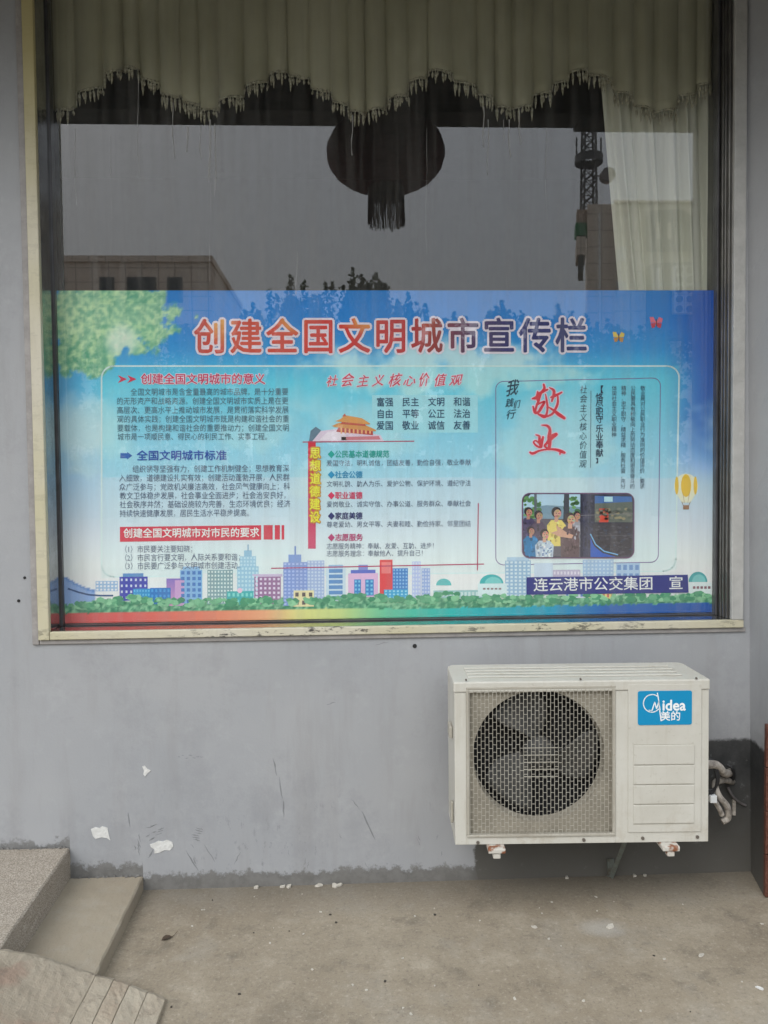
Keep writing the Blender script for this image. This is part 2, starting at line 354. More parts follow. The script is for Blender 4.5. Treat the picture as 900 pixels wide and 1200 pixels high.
for i in range(5): scuff(160+rs.uniform(-3, 3), 985+rs.uniform(-9, 9), rs.uniform(1, 4), rs.uniform(6, 13), .8)
scuff(218, 996, 15, 26, 1.1); scuff(240, 990, 12, 20, .8); scuff(150, 952, 2, 18, 1.4); scuff(282, 998, -8, 16, .7)
scuff(320, 888, 5, 22, 1.0); scuff(327, 910, 4, 26, .9); scuff(332, 938, 1, 20, 1.2); scuff(424, 950, 16, 34, 1.2); scuff(412, 936, 10, 14, .6)
for i in range(7): scuff(208+i*4.4, 887+rs.uniform(-2, 2), 4, rs.uniform(-1, 1), .6)
scuff(382, 826, 12, -3, .7); scuff(440, 756, 16, -4, .6); scuff(180, 996, -6, 10, 1.2)
for i in range(12): scuff(rs.uniform(180, 520), rs.uniform(975, 1015), rs.uniform(-3, 5), rs.uniform(4, 12), .5)
tag(b.build('scuff_marks', M_scuff, bld), kind='stuff')
# wall plugs
M_hole = mat('dark_plug', (.02, .02, .02), .9)
for px, py, r_ in ((29, 677, .005), (22, 704, .0055), (486, 757, .008)):
    p = at(px, py, 0); b = MB(); b.tube([(p.x, -.002, p.z), (p.x, .004, p.z)], r_, 10); b.build('wall_plug', M_hole, bld)

# ------------------------------------------------------------------ curtains
ctl = [(40, 132), (62, 134), (82, 126), (112, 96), (142, 74), (165, 86), (200, 112), (240, 130), (285, 106), (330, 80), (380, 108), (425, 136), (470, 110), (510, 78), (560, 106), (605, 132), (650, 100), (690, 78), (712, 92), (770, 136), (835, 94), (870, 112)]
cm = [(at(x, y, .155).x, at(x, y, .155).z) for x, y in ctl]
def hem(x):
    for (xa, za), (xb, zb) in zip(cm, cm[1:]):
        if x <= xb:
            f = max(0, (x-xa)/(xb-xa)); return za+(zb-za)*f
    return cm[-1][1]
def pphase(x): return math.pi/.078*x+.55*math.sin(x*9)+.3*math.sin(x*23)
PC = []; _x = X0-.2; _k = math.floor(pphase(_x)/math.pi); _l = _x
while _x < X1+.2:
    _x += .002; k2 = math.floor(pphase(_x)/math.pi)
    if k2 != _k: PC.append((_l, _x)); _l = _x; _k = k2
def hem2(x):                                # every fold ends almost level, so the scallop runs in steps
    for n_i, (a_, b_) in enumerate(PC):
        if a_ <= x < b_:
            c_ = (a_+b_)/2; f = (x-c_)/((b_-a_)/2)
            return .72*hem(c_)+.28*hem(x)+.010*f*f*f*f+.004*math.sin(n_i*2.3)
    return hem(x)
def pleat(x, z, ph=0):
    s_ = abs(math.sin(math.pi/.078*x+ph+.55*math.sin(x*9)+.3*math.sin(x*23))); return .041*(1-s_**.5)*(.75+.25*math.sin(x*13))
g = G('olive_valance_cloth')
wv = g.noise(3, 4, .5)
c = g.mix(g.step(wv, .3, .7), (.36, .345, .24), (.50, .48, .35)); g.color(c); g.rough(.75); g.bump(g.noise(260, 2, .5), .3, .003)
M_val = g.M
val = empty('curtain_valance', (0, .155, 3.4)); tag(val, 'olive pleated valance with scalloped tasselled hem hanging along the top of the window', 'curtain')
b = MB(); nx, nz = 620, 14
xs = [X0-.05+(X1-X0+.10)*i/nx for i in range(nx+1)]
for i in range(nx+1):
    x = xs[i]; hz = hem2(x)
    for j in range(nz+1):
        f = j/nz; z = 3.44+(hz-3.44)*f
        amp = (.55+.6*f)
        b.v.append((x, pleat(x, z)*amp, z-3.4+.006*math.sin(x*80)*(f > .99)))
for i in range(nx):
    for j in range(nz): a_ = i*(nz+1)+j; b.f.append((a_, a_+1, a_+nz+2, a_+nz+1))
o = b.build('valance_cloth', M_val, val, smooth=True)
so_ = o.modifiers.new('solid', 'SOLIDIFY'); so_.thickness = .0015
M_fringe = mat('fringe_yarn', (.24, .22, .15), .8, col2=(.60, .57, .44), scale=90, thr=(.35, .6))
b = MB(); x = X0-.04
while x < X1+.04:
    z = hem2(x)-3.4; L_ = random.choice((random.uniform(.008, .02), random.uniform(.02, .045), random.uniform(.03, .05))); y_ = pleat(x, z)*1.1; dx = random.uniform(-.004, .004)
    b.tube([(x, y_, z+.006), (x+dx*.4, y_, z-.008), (x+dx*.5, y_, z-.012), (x+dx, y_, z-.012-L_*.5), (x+dx*1.3, y_, z-.012-L_)], [.0028, .0022, .005, .0045, .0008], 5)
    x += random.uniform(.004, .017)
for i in range(nx): 
    pass
b.build('fringe', M_fringe, val, smooth=True)
b = MB(); pts = [(x, pleat(x, 0)*1.15-.001, hem2(x)-3.4+.001) for x in xs]; b.tube(pts, .0026, 5); b.build('braid', M_fringe, val, smooth=True)
b = MB(); b.box(X0-.05, X1+.05, -.01, .02, .035, .05); b.build('heading_rail', M_alu_dark, val)
# pale sheer drape on the right
ms = bpy.data.materials.new('sheer_cloth'); ms.use_nodes = True; t = ms.node_tree; t.nodes.clear()
out = t.nodes.new('ShaderNodeOutputMaterial'); df = t.nodes.new('ShaderNodeBsdfDiffuse'); tl = t.nodes.new('ShaderNodeBsdfTranslucent'); tr = t.nodes.new('ShaderNodeBsdfTransparent')
df.inputs[0].default_value = (.86, .86, .74, 1); tl.inputs[0].default_value = (.7, .7, .6, 1)
m1 = t.nodes.new('ShaderNodeMixShader'); m1.inputs[0].default_value = .12; m2 = t.nodes.new('ShaderNodeMixShader'); m2.inputs[0].default_value = .06
t.links.new(df.outputs[0], m1.inputs[1]); t.links.new(tl.outputs[0], m1.inputs[2]); t.links.new(m1.outputs[0], m2.inputs[1]); t.links.new(tr.outputs[0], m2.inputs[2]); t.links.new(m2.outputs[0], out.inputs[0])
sh = empty('sheer_curtain', (0, .205, 3.4)); tag(sh, 'pale sheer drape gathered at the right side of the window behind the valance', 'curtain')
b = MB(); nx, nz = 150, 40
pe0, pe1 = at(702, 60, .205), at(728, 340, .205)
for i in range(nx+1):
    f = i/nx
    for j in range(nz+1):
        z = 3.42-(3.42-.97)*j/nz
        xe = pe0.x+(pe1.x-pe0.x)*(pe0.z-z)/(pe0.z-pe1.z); xe = min(xe, 1.24)
        xr = 1.47
        x = xe+(xr-xe)*f
        k = f*2*math.pi
        y_ = .016*math.sin(k*5.3+.8*math.sin(k*1.7))+.008*math.sin(k*11+z*1.2)+(.012*math.exp(-(f/.02)**2))
        b.v.append((x+.004*math.sin(k*7+z*2), y_, z-3.4))
for i in range(nx):
    for j in range(nz): a_ = i*(nz+1)+j; b.f.append((a_, a_+1, a_+nz+2, a_+nz+1))
b.build('sheer_cloth', ms, sh, smooth=True)
b = MB(); b.box(pe0.x-.05, 1.5, -.008, .008, .045, .06); b.build('curtain_rail', M_alu_dark, sh)

# ------------------------------------------------------------------ poster on the glass
PRINT = bpy.data.materials.new('poster_print'); PRINT.use_nodes = True
t = PRINT.node_tree; at_ = t.nodes.new('ShaderNodeAttribute'); at_.attribute_name = 'print'
t.links.new(at_.outputs['Color'], t.nodes['Principled BSDF'].inputs['Base Color']); t.nodes['Principled BSDF'].inputs['Roughness'].default_value = .6
t.nodes['Principled BSDF'].inputs['Specular IOR Level'].default_value = .15
PY = GY+.0165
def pl(px, py, k=0): return at(px, py, PY-.00022*k)
poster = empty('window_poster', (0.15, PY, Z0+.01)); tag(poster, 'wide blue civic poster with a city skyline, filling the lower half of the window', 'poster')
PO = Vector(poster.location)
PK = 1.22                                   # ink density
def ink(c): return tuple(min(.92, v*PK) for v in lin(c))
class Flat:
    def __init__(s): s.b = MB(); s.c = []
    def poly(s, pts, col, k=2):
        i = len(s.b.v)
        for p in pts:
            q = pl(p[0], p[1], k)-PO; s.b.v.append(tuple(q)); s.c.append(ink(col(p[0], p[1]) if callable(col) else col))
        s.b.f.append(tuple(range(i, i+len(pts))))
    def rect(s, x0, y0, x1, y1, col, k=2, sh=-.012):
        d = (x1-x0)*sh
        s.poly([(x0, y1), (x1, y1+d), (x1, y0+d), (x0, y0)], col, k)
    def disc(s, x, y, rx, ry, col, k=2, n=20, a0=0, a1=360):
        s.poly([(x+rx*math.cos(R(a0+(a1-a0)*j/(n-(a1-a0 < 360)))), y-ry*math.sin(R(a0+(a1-a0)*j/(n-(a1-a0 < 360))))) for j in range(n)], col, k)
    def line(s, pts, wd, col, k=2):
        for (xa, ya), (xb, yb) in zip(pts, pts[1:]):
            L_ = math.hypot(xb-xa, yb-ya) or 1; nx_, ny_ = -(yb-ya)/L_*wd/2, (xb-xa)/L_*wd/2
            ex, ey = (xb-xa)/L_*wd*.3, (yb-ya)/L_*wd*.3
            s.poly([(xa-nx_-ex, ya-ny_-ey), (xa+nx_-ex, ya+ny_-ey), (xb+nx_+ex, yb+ny_+ey), (xb-nx_+ex, yb-ny_+ey)], col, k)
    def done(s, name): return s.b.build(name, PRINT, poster, colors=s.c)
def rrect(x0, y0, x1, y1, r, dyr=0, n=6, skew=0):
    P = []
    for cx, cy_, a0 in ((x1-r, y0+r+dyr, 90), (x0+r, y0+r, 180), (x0+r, y1-r, 270), (x1-r, y1-r+dyr, 0)):
        if a0 == 90: rng = range(0, n+1); P += [(cx+r*math.cos(R(90-90*0+0-90+90*(1-0))-0)*0 + r*math.cos(R(0+90*j/n)), cy_-r*math.sin(R(0+90*j/n))) for j in rng]
        elif a0 == 180: P += [(cx+r*math.cos(R(90+90*j/n)), cy_-r*math.sin(R(90+90*j/n))) for j in range(n+1)]
        elif a0 == 270: P += [(cx+r*math.cos(R(180+90*j/n)), cy_-r*math.sin(R(180+90*j/n))) for j in range(n+1)]
        else: P += [(cx+r*math.cos(R(270+90*j/n)), cy_-r*math.sin(R(270+90*j/n))) for j in range(n+1)]
    return P
def mixc(a, b, f): f = max(0, min(1, f)); return tuple(a[i]+(b[i]-a[i])*f for i in range(3))
def ss(v, a, b): f = max(0, min(1, (v-a)/(b-a))); return f*f*(3-2*f)
def N2(x, y, s, o=0, oct_=4): return noise.fractal(Vector((x/s, y/s, o)), 1.0, 2.0, oct_)
def ramp(v, st):
    for (a, ca), (b_, cb) in zip(st, st[1:]):
        if v <= b_: return mixc(ca, cb, (v-a)/(b_-a))
    return st[-1][1]
def ybot(x): return 733.5-(x-80)*.0192
def paper(x, y):
    yb = ybot(x); v = (y-340)/(yb-340)
    c = ramp(v, [(0, (34, 124, 200)), (.10, (36, 128, 204)), (.18, (52, 146, 208)), (.28, (92, 196, 226)), (.42, (138, 198, 226)), (.56, (176, 206, 238)), (.72, (204, 214, 242)), (.86, (226, 228, 244)), (1, (228, 228, 244))])
    rt = ss(x, 770, 835)*(1-ss(v, .38, .62)); c = mixc(c, (16, 78, 172), rt*.9)
    lf = (1-ss(x, 66, 125))*(1-ss(v, .25, .75)); c = mixc(c, (92, 160, 215), lf*.7)
    # clouds
    n = N2(x, y*1.6, 120, 1.3)
    cl = ss(n, -.05, .45)*ss(v, .22, .42)*(1-ss(v, .72, .9)*.6); c = mixc(c, (205, 222, 232), cl*.6)
    d = ((x-520)/175)**2+((y-432)/34)**2; c = mixc(c, (200, 226, 234), (1-ss(d+N2(x, y, 36, 5)*.9, .2, 1.15))*.85)
    d = ((x-100)/70)**2+((y-505)/50)**2; c = mixc(c, (200, 224, 238), (1-ss(d+N2(x, y, 40, 9)*.8, .2, 1.2))*.55)
    d = ((x-300)/60)**2+((y-505)/26)**2; c = mixc(c, (206, 224, 234), (1-ss(d+N2(x, y, 40, 19)*.8, .2, 1.2))*.5)
    # panel
    px0, px1, py0, py1 = 118, 797-(y-430)*.02, 428.5, 677-(x-118)*.013
    if px0 < x < px1 and py0 < y < py1: c = mixc(c, (120, 214, 216) if y < 560 else (190, 222, 236), .26)
    # foliage at upper left
    d = ((x-128)/86)**2+((y-372)/50)**2; d2 = ((x-100)/42)**2+((y-412)/32)**2
    fn = N2(x, y, 17, 3, 5)
    f = max(1-ss(d+fn*.65, .72, 1.0), 1-ss(d2+fn*.7, .7, 1.0))
    if f > 0:
        h = N2(x, y, 7, 8, 5); gc = mixc((98, 166, 136), (186, 218, 172), ss(h*.8+.35*N2(x, y, 45, 2), -.55, .6))
        gc = mixc(gc, (226, 236, 226), ss(1-((x-143)/26)**2-((y-400)/26)**2, 0, 1)*.7)
        c = mixc(c, gc, f)
    # lower left hill
    if x < 150:
        hy = 690+22*(1-math.exp(-max(0, x-78)/28))-12
        if x < 112 and y > hy-2: c = mixc(c, (70, 120, 190), .55 if y > hy+1 else .8)
    # shrubs
    top = 706-(x-80)*.012+5*N2(x, 0, 34, 6, 3)+2.2*N2(x, 3, 6, 4, 3)-4*math.exp(-((x-160)/30)**2)-5*math.exp(-((x-425)/22)**2)-3*math.exp(-((x-520)/12)**2)
    if y > top:
        h = N2(x, y, 5, 12, 4)+.25*N2(x, y, 30, 7, 2)
        c = mixc((52, 124, 92), (140, 192, 152), ss(h+(top+6-y)*.03, -.5, .5))
    bt = yb-14.5+1.0*N2(x, 0, 9, 2)+2*ss(x, 380, 500)
    if y > bt:
        c = ramp(x, [(60, (206, 84, 84)), (150, (204, 88, 84)), (240, (216, 122, 96)), (310, (222, 160, 120)), (350, (212, 206, 130)), (400, (190, 204, 130)), (455, (96, 184, 150)), (540, (30, 172, 172)), (640, (22, 150, 178)), (710, (36, 96, 168)), (835, (34, 82, 158))])
    return c
NXP, NYP = 400, 210
xa, xb, za, zb = at(66, 341, PY).x, at(839, 341, PY).x, Z0+.006, at(66, 340.5, PY).z
b = MB(); cols = []
for j in range(NYP+1):
    for i in range(NXP+1):
        x = xa+(xb-.004*(1-j/NYP)-xa)*i/NXP; z = za+(zb-za)*j/NYP
        p = Vector((x, PY, z)); b.v.append(tuple(p-PO)); u, v_ = seen(p); cols.append(ink(paper(u, v_)))
for j in range(NYP):
    for i in range(NXP): a_ = j*(NXP+1)+i; b.f.append((a_, a_+1, a_+NXP+2, a_+NXP+1))
b.build('printed_sheet', PRINT, poster, colors=cols)
b = MB(); b.box(xa, xb-.005, PY+.0004, PY+.0010, za, zb); o = b.build('backing_sheet', mat('white_vinyl', (.7, .7, .7), .7), poster)
o.location = -PO

# panel outlines
F_ = Flat(); P = rrect(119, 429, 796, 676, 14); 
P = [(x-(y-430)*.018*(x > 400), y-(x-118)*.010*(y > 600)) for x, y in P]
F_.line(P+[P[0]], 1.8, (206, 232, 244), 1)
F_.done('panel_outline')
F_ = Flat(); F_.rect(436, 463, 560, 507, (160, 214, 226), 1, 0); F_.done('value_panel')
F_ = Flat(); P = rrect(581, 442, 774, 661, 9); P = [(x-(y-442)*.012*(x > 700), y+(4 if (y < 500 and x < 650) else 0)-(2 if y > 600 and x > 650 else -1)) for x, y in P]
F_.line(P+[P[0]], .9, (120, 96, 150), 2); F_.done('column_panel_outline')
# skyline
W_ = (226, 232, 242)
NT = [0]
def tower(x0, y0, x1, y1, col, win=None, cx=4, cy_=6, fill=.55, k=2):
    F_ = Flat(); NT[0] += 1; k += .04*NT[0]
    F_.rect(x0, y0, x1, y1, col, k)
    if win:
        w_, h_ = (x1-x0)/cx, (y1-y0)/cy_
        for i in range(cx):
            for j in range(cy_):
                xx = x0+w_*(i+.5); yy_ = y0+h_*(j+.5)-(x0-x0)*.01
                F_.rect(xx-w_*fill/2, yy_-h_*fill/2, xx+w_*fill/2, yy_+h_*fill/2, win, k+1.02)
    F_.done('tower_print')
tower(112, 681, 138, 693, (150, 180, 215), W_, 6, 3)
tower(345, 640, 347, 660, (110, 140, 200)); tower(338, 650, 353, 660, (120, 150, 205))
tower(278, 664, 303, 708, (150, 190, 212), (186, 214, 228), 6, 9); tower(281, 652, 300, 664, (150, 190, 212), (180, 210, 225), 5, 3); tower(286, 645, 295, 652, (140, 182, 208)); tower(290, 638, 291.4, 646, (120, 160, 190))
tower(332, 659, 360, 710, (128, 150, 206), (168, 186, 226), 6, 12)
tower(360, 657, 380, 704, (158, 176, 212), (196, 208, 230), 5, 12)
tower(211, 668, 237, 708, (132, 178, 218), (70, 120, 186), 4, 6, .6)
tower(214, 664, 234, 668, (150, 190, 224))
tower(238, 672, 276, 700, (222, 228, 236)); tower(243, 668, 273, 708, (130, 160, 166), (210, 222, 222), 8, 9, .5)
tower(140, 676, 173, 704, (66, 72, 168), (196, 204, 240), 6, 4, .4); tower(144, 672, 168, 676, (92, 140, 190))
tower(195, 678, 212, 710, lambda x, y: mixc((132, 112, 186), (206, 150, 186), (y-678)/30)); tower(205, 680, 216, 710, (196, 156, 200))
tower(156, 690, 176, 704, (46, 142, 200), (96, 182, 222), 6, 3, .5, 3); tower(176, 689, 200, 708, (44, 116, 186), (70, 150, 210), 5, 3, .5, 3)
tower(298, 676, 329, 708, (150, 110, 150), (218, 206, 226), 6, 6, .5); tower(296, 673, 331, 676, (196, 180, 208))
tower(266, 693, 297, 709, (70, 168, 170), (130, 206, 200), 6, 2, .5, 4); F_ = Flat(); F_.disc(281, 692, 3, 3, (232, 190, 210), 5); F_.done('clock_print')
tower(344, 692, 368, 711, (236, 214, 166), (96, 84, 84), 3, 2, .5, 4)
tower(382, 666, 405, 704, (196, 214, 230), (96, 140, 190), 1, 6, .7); tower(385, 662, 402, 666, (150, 180, 210))
tower(408, 672, 443, 700, (214, 176, 208)); tower(411, 668, 440, 672, (96, 110, 190)); tower(415, 679, 423, 698, (60, 130, 190), (120, 190, 220), 2, 4, .5, 3); tower(428, 679, 438, 698, (60, 130, 190), (120, 190, 220), 2, 4, .5, 3); tower(420, 662, 431, 668, (130, 140, 200))
tower(445, 656, 460, 700, (214, 70, 74), None); tower(447, 659, 458, 672, (224, 120, 120))
tower(460, 666, 478, 698, (70, 130, 196), (136, 186, 224), 5, 8, .5); tower(450, 691, 478, 702, (60, 160, 206), (150, 210, 230), 6, 3, .5, 4)
tower(483, 658, 493, 700, (176, 188, 224), (206, 212, 236), 3, 9); tower(494, 666, 504, 700, (150, 170, 214), (196, 206, 232), 3, 8)
F_ = Flat(); F_.disc(520, 686, 9, 8, (100, 184, 184), 3, 14, 0, 180); F_.done('dome_print'); tower(508, 692, 570, 701, (150, 188, 190), (196, 214, 214), 14, 1, .6)
F_ = Flat(); F_.disc(576, 684, 14, 11, (70, 172, 174), 3, 16, 0, 180); F_.disc(578, 684, 10, 8, (120, 196, 194), 4, 14, 0, 180); F_.done('dome_print'); tower(560, 684, 594, 699, (206, 222, 224), None, k=3)
tower(592, 657, 622, 700, (150, 180, 206), (206, 220, 232), 6, 10, .55); tower(594, 653, 620, 657, (170, 196, 216))
tower(626, 660, 648, 680, (196, 210, 226)); tower(648, 668, 680, 682, (186, 176, 200), (220, 214, 228), 8, 2, .5)
tower(683, 656, 719, 682, (160, 186, 214), (196, 212, 228), 8, 6, .5); tower(722, 660, 750, 680, (172, 196, 220), (120, 150, 196), 4, 2, .6)
tower(690, 694, 720, 702, (232, 206, 130), (190, 110, 100), 6, 1, .5); tower(662, 694, 690, 701, (206, 214, 230), (90, 130, 190), 5, 1, .5)
F_ = Flat(); F_.disc(818, 682, 11, 12, (70, 160, 164), 3, 16, 0, 180); F_.disc(819, 682, 8, 9, (120, 190, 190), 4, 14, 0, 180); F_.done('dome_print'); tower(808, 683, 834, 697, (214, 224, 228), None, k=3)
for i in range(5): tower(812+i*4.4, 687, 815+i*4.4, 690, (130, 90, 100), None, k=4); tower(566+i*4.6, 689, 569+i*4.6, 691, (130, 110, 110), None, k=4)
F_ = Flat()
# arch of the bridge at lower left
F_ = Flat(); F_.line([(80, 690), (92, 694), (104, 697), (118, 698), (132, 698)], 2, (58, 84, 130), 3); F_.done('bridge_print')
# shrubs in front of the printed towers
F_ = Flat()
for i in range(430):
    x = 82+750*random.random(); r_ = random.uniform(2.5, 5.5)
    if 612 < x < 812 and random.random() < .3: continue
    y = 709-(x-80)*.012+random.uniform(-5, 3)-4*math.exp(-((x-160)/30)**2)-5*math.exp(-((x-425)/20)**2)-4*math.exp(-((x-525)/16)**2)
    if x < 115: y += 2
    gcol = mixc((60, 134, 98), (142, 196, 154), random.random()**1.3)
    pts = [(x+r_*(.7+.5*random.random())*math.cos(R(a)), y-r_*.75*(.6+.5*random.random())*math.sin(R(a))) for a in range(0, 360, 30)]
    pts = [(px_, min(py_, ybot(px_)-15)) for px_, py_ in pts]
    F_.poly(pts, gcol, 10+i*.004)
tag(F_.done('shrub_print'), kind='stuff')
# banner, strips and rules
F_ = Flat(); F_.poly([(617, 697), (807, 694.5), (806, 673.5), (617, 676.5)], (46, 50, 124), 13); F_.done('banner_print')
RED = (200, 46, 74)
F_ = Flat(); F_.poly([(140.5, 635), (306, 632.5), (306, 615.5), (140.5, 617.5)], RED, 3)
F_.done('heading_bar')
for xa_, xb_ in ((309, 319.5), (322, 328), (330, 333)): F_ = Flat(); F_.rect(xa_, 615.4, xb_, 632.3, RED, 3, 0); F_.done('heading_bar')
F_ = Flat(); F_.rect(361, 517, 370, 643, lambda x, y: mixc((206, 40, 60), (196, 70, 110), (y-517)/126), 4, 0); F_.done('side_heading_strip')
for pts_, wd_, c_ in (([(355, 518), (485, 517)], 1.2, (176, 70, 100)), ([(318, 666), (567, 661)], 1.2, (176, 60, 96)), ([(560.5, 590), (559.5, 668)], 1.2, (176, 60, 96)), ([(692.5, 458), (692, 548)], .8, (90, 120, 140))):
    F_ = Flat(); F_.line(pts_, wd_, c_, 4.3); F_.done('rule')
for dx in (0, 11): F_ = Flat(); F_.poly([(138+dx, 439.5), (149+dx, 444.3), (138+dx, 449), (141.5+dx, 444.3)], (204, 54, 84), 4); F_.done('arrow_print')
F_ = Flat(); F_.poly([(141, 531), (149, 531), (149, 529.5), (155, 534), (149, 538.5), (149, 537), (141, 537)], (44, 96, 170), 4); F_.done('arrow_print')
# gate tower picture
F_ = Flat(); k = 5
F_.poly([(362, 517), (364, 505), (370, 500), (376, 504), (378, 517)], (96, 120, 140), k)
F_.poly([(366, 517), (376, 505), (400, 502), (446, 510), (450, 517)], (214, 196, 214), k+.3)
F_.poly([(374, 516), (384, 506), (404, 504), (406, 516)], (226, 214, 226), k+.6)
F_.poly([(400, 512), (444, 511), (446, 515), (400, 516)], (198, 120, 130), k+.6)
F_.poly([(394, 506), (437, 510), (437, 503), (398, 498)], (176, 70, 66), k+1)
for i in range(8): F_.poly([(399+i*4.8, 508), (401+i*4.8, 508.2), (401+i*4.8, 501), (399+i*4.8, 500.5)], (226, 170, 120), k+1.3)
F_.poly([(389, 499), (397, 495.5), (428, 498), (441, 504), (440, 505.5), (392, 500.5)], (206, 146, 86), k+1.6)
F_.poly([(399, 497), (429, 499.5), (427, 494), (402, 492)], (186, 84, 70), k+2)
F_.poly([(393, 493.5), (399, 491), (404, 486.5), (424, 490), (434, 496.5), (433, 497.5), (396, 494)], (214, 150, 84), k+2.3)
F_.poly([(401, 488), (404, 484.5), (406, 488)], (190, 90, 70), k+2.6)
F_.done('gate_tower_print')
# bus stop picture
F_ = Flat(); k = 4
x0, y0, x1, y1 = 612, 578, 743, 654
P = rrect(x0, y0, x1, y1, 9)
F_.poly(P, (70, 66, 84), k)
prs = random.Random(11)
def clampr(pts): 
    out_ = []
    for x, y in pts:
        x = min(max(x, x0+1.2), x1-1.2); y = min(max(y, y0+1.2), y1-1.2)
        for cx, cy_, sx, sy in ((x0+9, y0+9, -1, -1), (x1-9, y0+9, 1, -1), (x0+9, y1-9, -1, 1), (x1-9, y1-9, 1, 1)):
            if (x-cx)*sx > 0 and (y-cy_)*sy > 0:
                d = math.hypot(x-cx, y-cy_)
                if d > 7.8: x, y = cx+(x-cx)/d*7.8, cy_+(y-cy_)/d*7.8
        out_.append((x, y))
    return out_
def pp(pts, col, dk): F_.poly(clampr(pts), col, k+dk)
def dd_(x, y, rx, ry, col, dk): pp([(x+rx*math.cos(R(a)), y-ry*math.sin(R(a))) for a in range(0, 360, 24)], col, dk)
pp([(613, 610), (680, 610), (680, 579), (632, 579), (622, 579), (613, 588)], (176, 206, 226), .5)
pp([(613, 612), (680, 612), (680, 594), (640, 592), (613, 596)], (120, 150, 170), .8)
for i in range(60):
    x = random.choice((random.uniform(614, 634), random.uniform(662, 680))); y = random.uniform(582, 606); r_ = random.uniform(1.5, 3.5)
    dd_(x, y, r_, r_*.8, mixc((52, 104, 60), (130, 180, 110), random.random()), 1.1)
pp([(660, 612), (667, 612), (667, 579), (661, 579)], (56, 60, 74), 1.4)
pp([(626, 606), (629, 606), (629, 579), (626, 579)], (90, 100, 110), 1.4)
pp([(613, 653), (680, 653), (680, 608), (613, 608)], (96, 92, 104), 1.4)
SK = (206, 160, 138); SK2 = (184, 134, 116); HR = (40, 34, 40)
def person(x, y, r_, hair, skin, top, w_, yb_, dk, face=1):   # head centre, radius, clothing
    pp([(x-w_*.5, yb_), (x-w_*.55, y+r_*2.6), (x-w_*.3, y+r_*1.5), (x+w_*.3, y+r_*1.5), (x+w_*.55, y+r_*2.6), (x+w_*.5, yb_)], top, dk)
    pp([(x-r_*.4, y+r_*1.9), (x-r_*.4, y+r_*.6), (x+r_*.4, y+r_*.6), (x+r_*.4, y+r_*1.9)], skin, dk+.2)
    dd_(x, y-r_*.15, r_*1.05, r_*1.12, hair, dk+.35); dd_(x+face*r_*.25, y+r_*.2, r_*.78, r_*.92, skin, dk+.5)
    for q in range(26):
        px_, py_ = x+prs.uniform(-.45, .45)*w_, prs.uniform(y+r_*2, yb_); f = prs.uniform(.62, 1.3); dd_(px_, py_, prs.uniform(.6, 2), prs.uniform(.8, 3), tuple(min(255, v*f) for v in top), dk+.22+q*.004)
    for q in range(9):
        a = prs.random()*6.28; dd_(x+face*r_*.25+math.cos(a)*r_*.5, y+r_*.2+math.sin(a)*r_*.6, r_*.28, r_*.22, tuple(min(255, v*prs.uniform(.72, 1.12)) for v in skin), dk+.56+q*.004)
    for ex in (-.25, .28): dd_(x+face*r_*.25+ex*r_, y+r_*.1, r_*.13, r_*.09, (60, 40, 40), dk+.62)
    dd_(x+face*r_*.28, y+r_*.62, r_*.22, r_*.07, (130, 70, 70), dk+.62)
person(619, 600, 4.6, HR, SK2, (70, 62, 96), 15, 650, 2.0); person(631, 604, 4.8, HR, SK2, (84, 70, 92), 15, 650, 2.4)
person(652, 601, 5.6, HR, SK, (232, 206, 112), 20, 640, 2.8)
person(622, 622, 4.2, (50, 44, 52), SK2, (40, 116, 166), 16, 654, 3.2); 
person(638, 626, 5, HR, SK, (186, 200, 216), 20, 654, 3.8)
person(668, 608, 6, (66, 56, 62), SK, (98, 78, 84), 21, 654, 4.2)
person(676, 604, 4, HR, SK2, (150, 150, 160), 9, 640, 3.9)
pp([(643, 618), (650, 614), (664, 624), (672, 627), (670, 631), (656, 629), (645, 624)], SK, 5)
pp([(642, 620), (645, 611), (651, 613), (653, 622), (646, 624)], (232, 206, 112), 5.2)
for i in range(26): dd_(random.uniform(630, 647), random.uniform(636, 652), .9, .9, random.choice(((90, 120, 170), (220, 226, 232), (150, 170, 196))), 5.3)
for i in range(14): dd_(random.uniform(660, 677), random.uniform(624, 650), 1.2, 1.6, random.choice(((84, 66, 72), (116, 94, 98))), 5.3)
pp([(680, 653), (742, 653), (742, 579), (680, 579)], (34, 36, 62), 6.0)
pp([(683, 653), (693, 653), (693, 579), (683, 579)], (52, 54, 82), 6.2)
pp([(697, 612), (741, 612), (741, 588), (697, 590)], (96, 104, 96), 6.2); pp([(697, 590), (741, 588), (741, 581), (697, 581)], (70, 110, 170), 6.2)
pp([(708, 588), (718, 588), (718, 582), (708, 582)], (180, 216, 236), 6.4)
pp([(702, 612), (713, 612), (713, 596), (702, 596)], (204, 76, 60), 6.5)
for i in range(90): dd_(prs.uniform(699, 740), prs.uniform(616, 650), prs.uniform(.8, 3), prs.uniform(.5, 1.8), prs.choice(((60, 58, 72), (38, 38, 52), (74, 72, 84), (50, 60, 84))), 6.62)
for i in range(50): dd_(prs.uniform(682, 694), prs.uniform(582, 650), prs.uniform(.5, 1.5), prs.uniform(1, 4), prs.choice(((44, 46, 70), (66, 68, 94), (36, 38, 60))), 6.25)
for i in range(40): dd_(random.uniform(698, 739), random.uniform(596, 610), 2.4, 1.6, random.choice(((150, 140, 110), (80, 90, 84), (120, 120, 110))), 6.5)
pp([(695, 653), (742, 653), (742, 612), (695, 614)], (48, 46, 60), 6.6)
pp([(692, 630), (696, 640), (706, 648), (722, 652.5), (700, 653), (692, 653)], (40, 90, 184), 6.8)
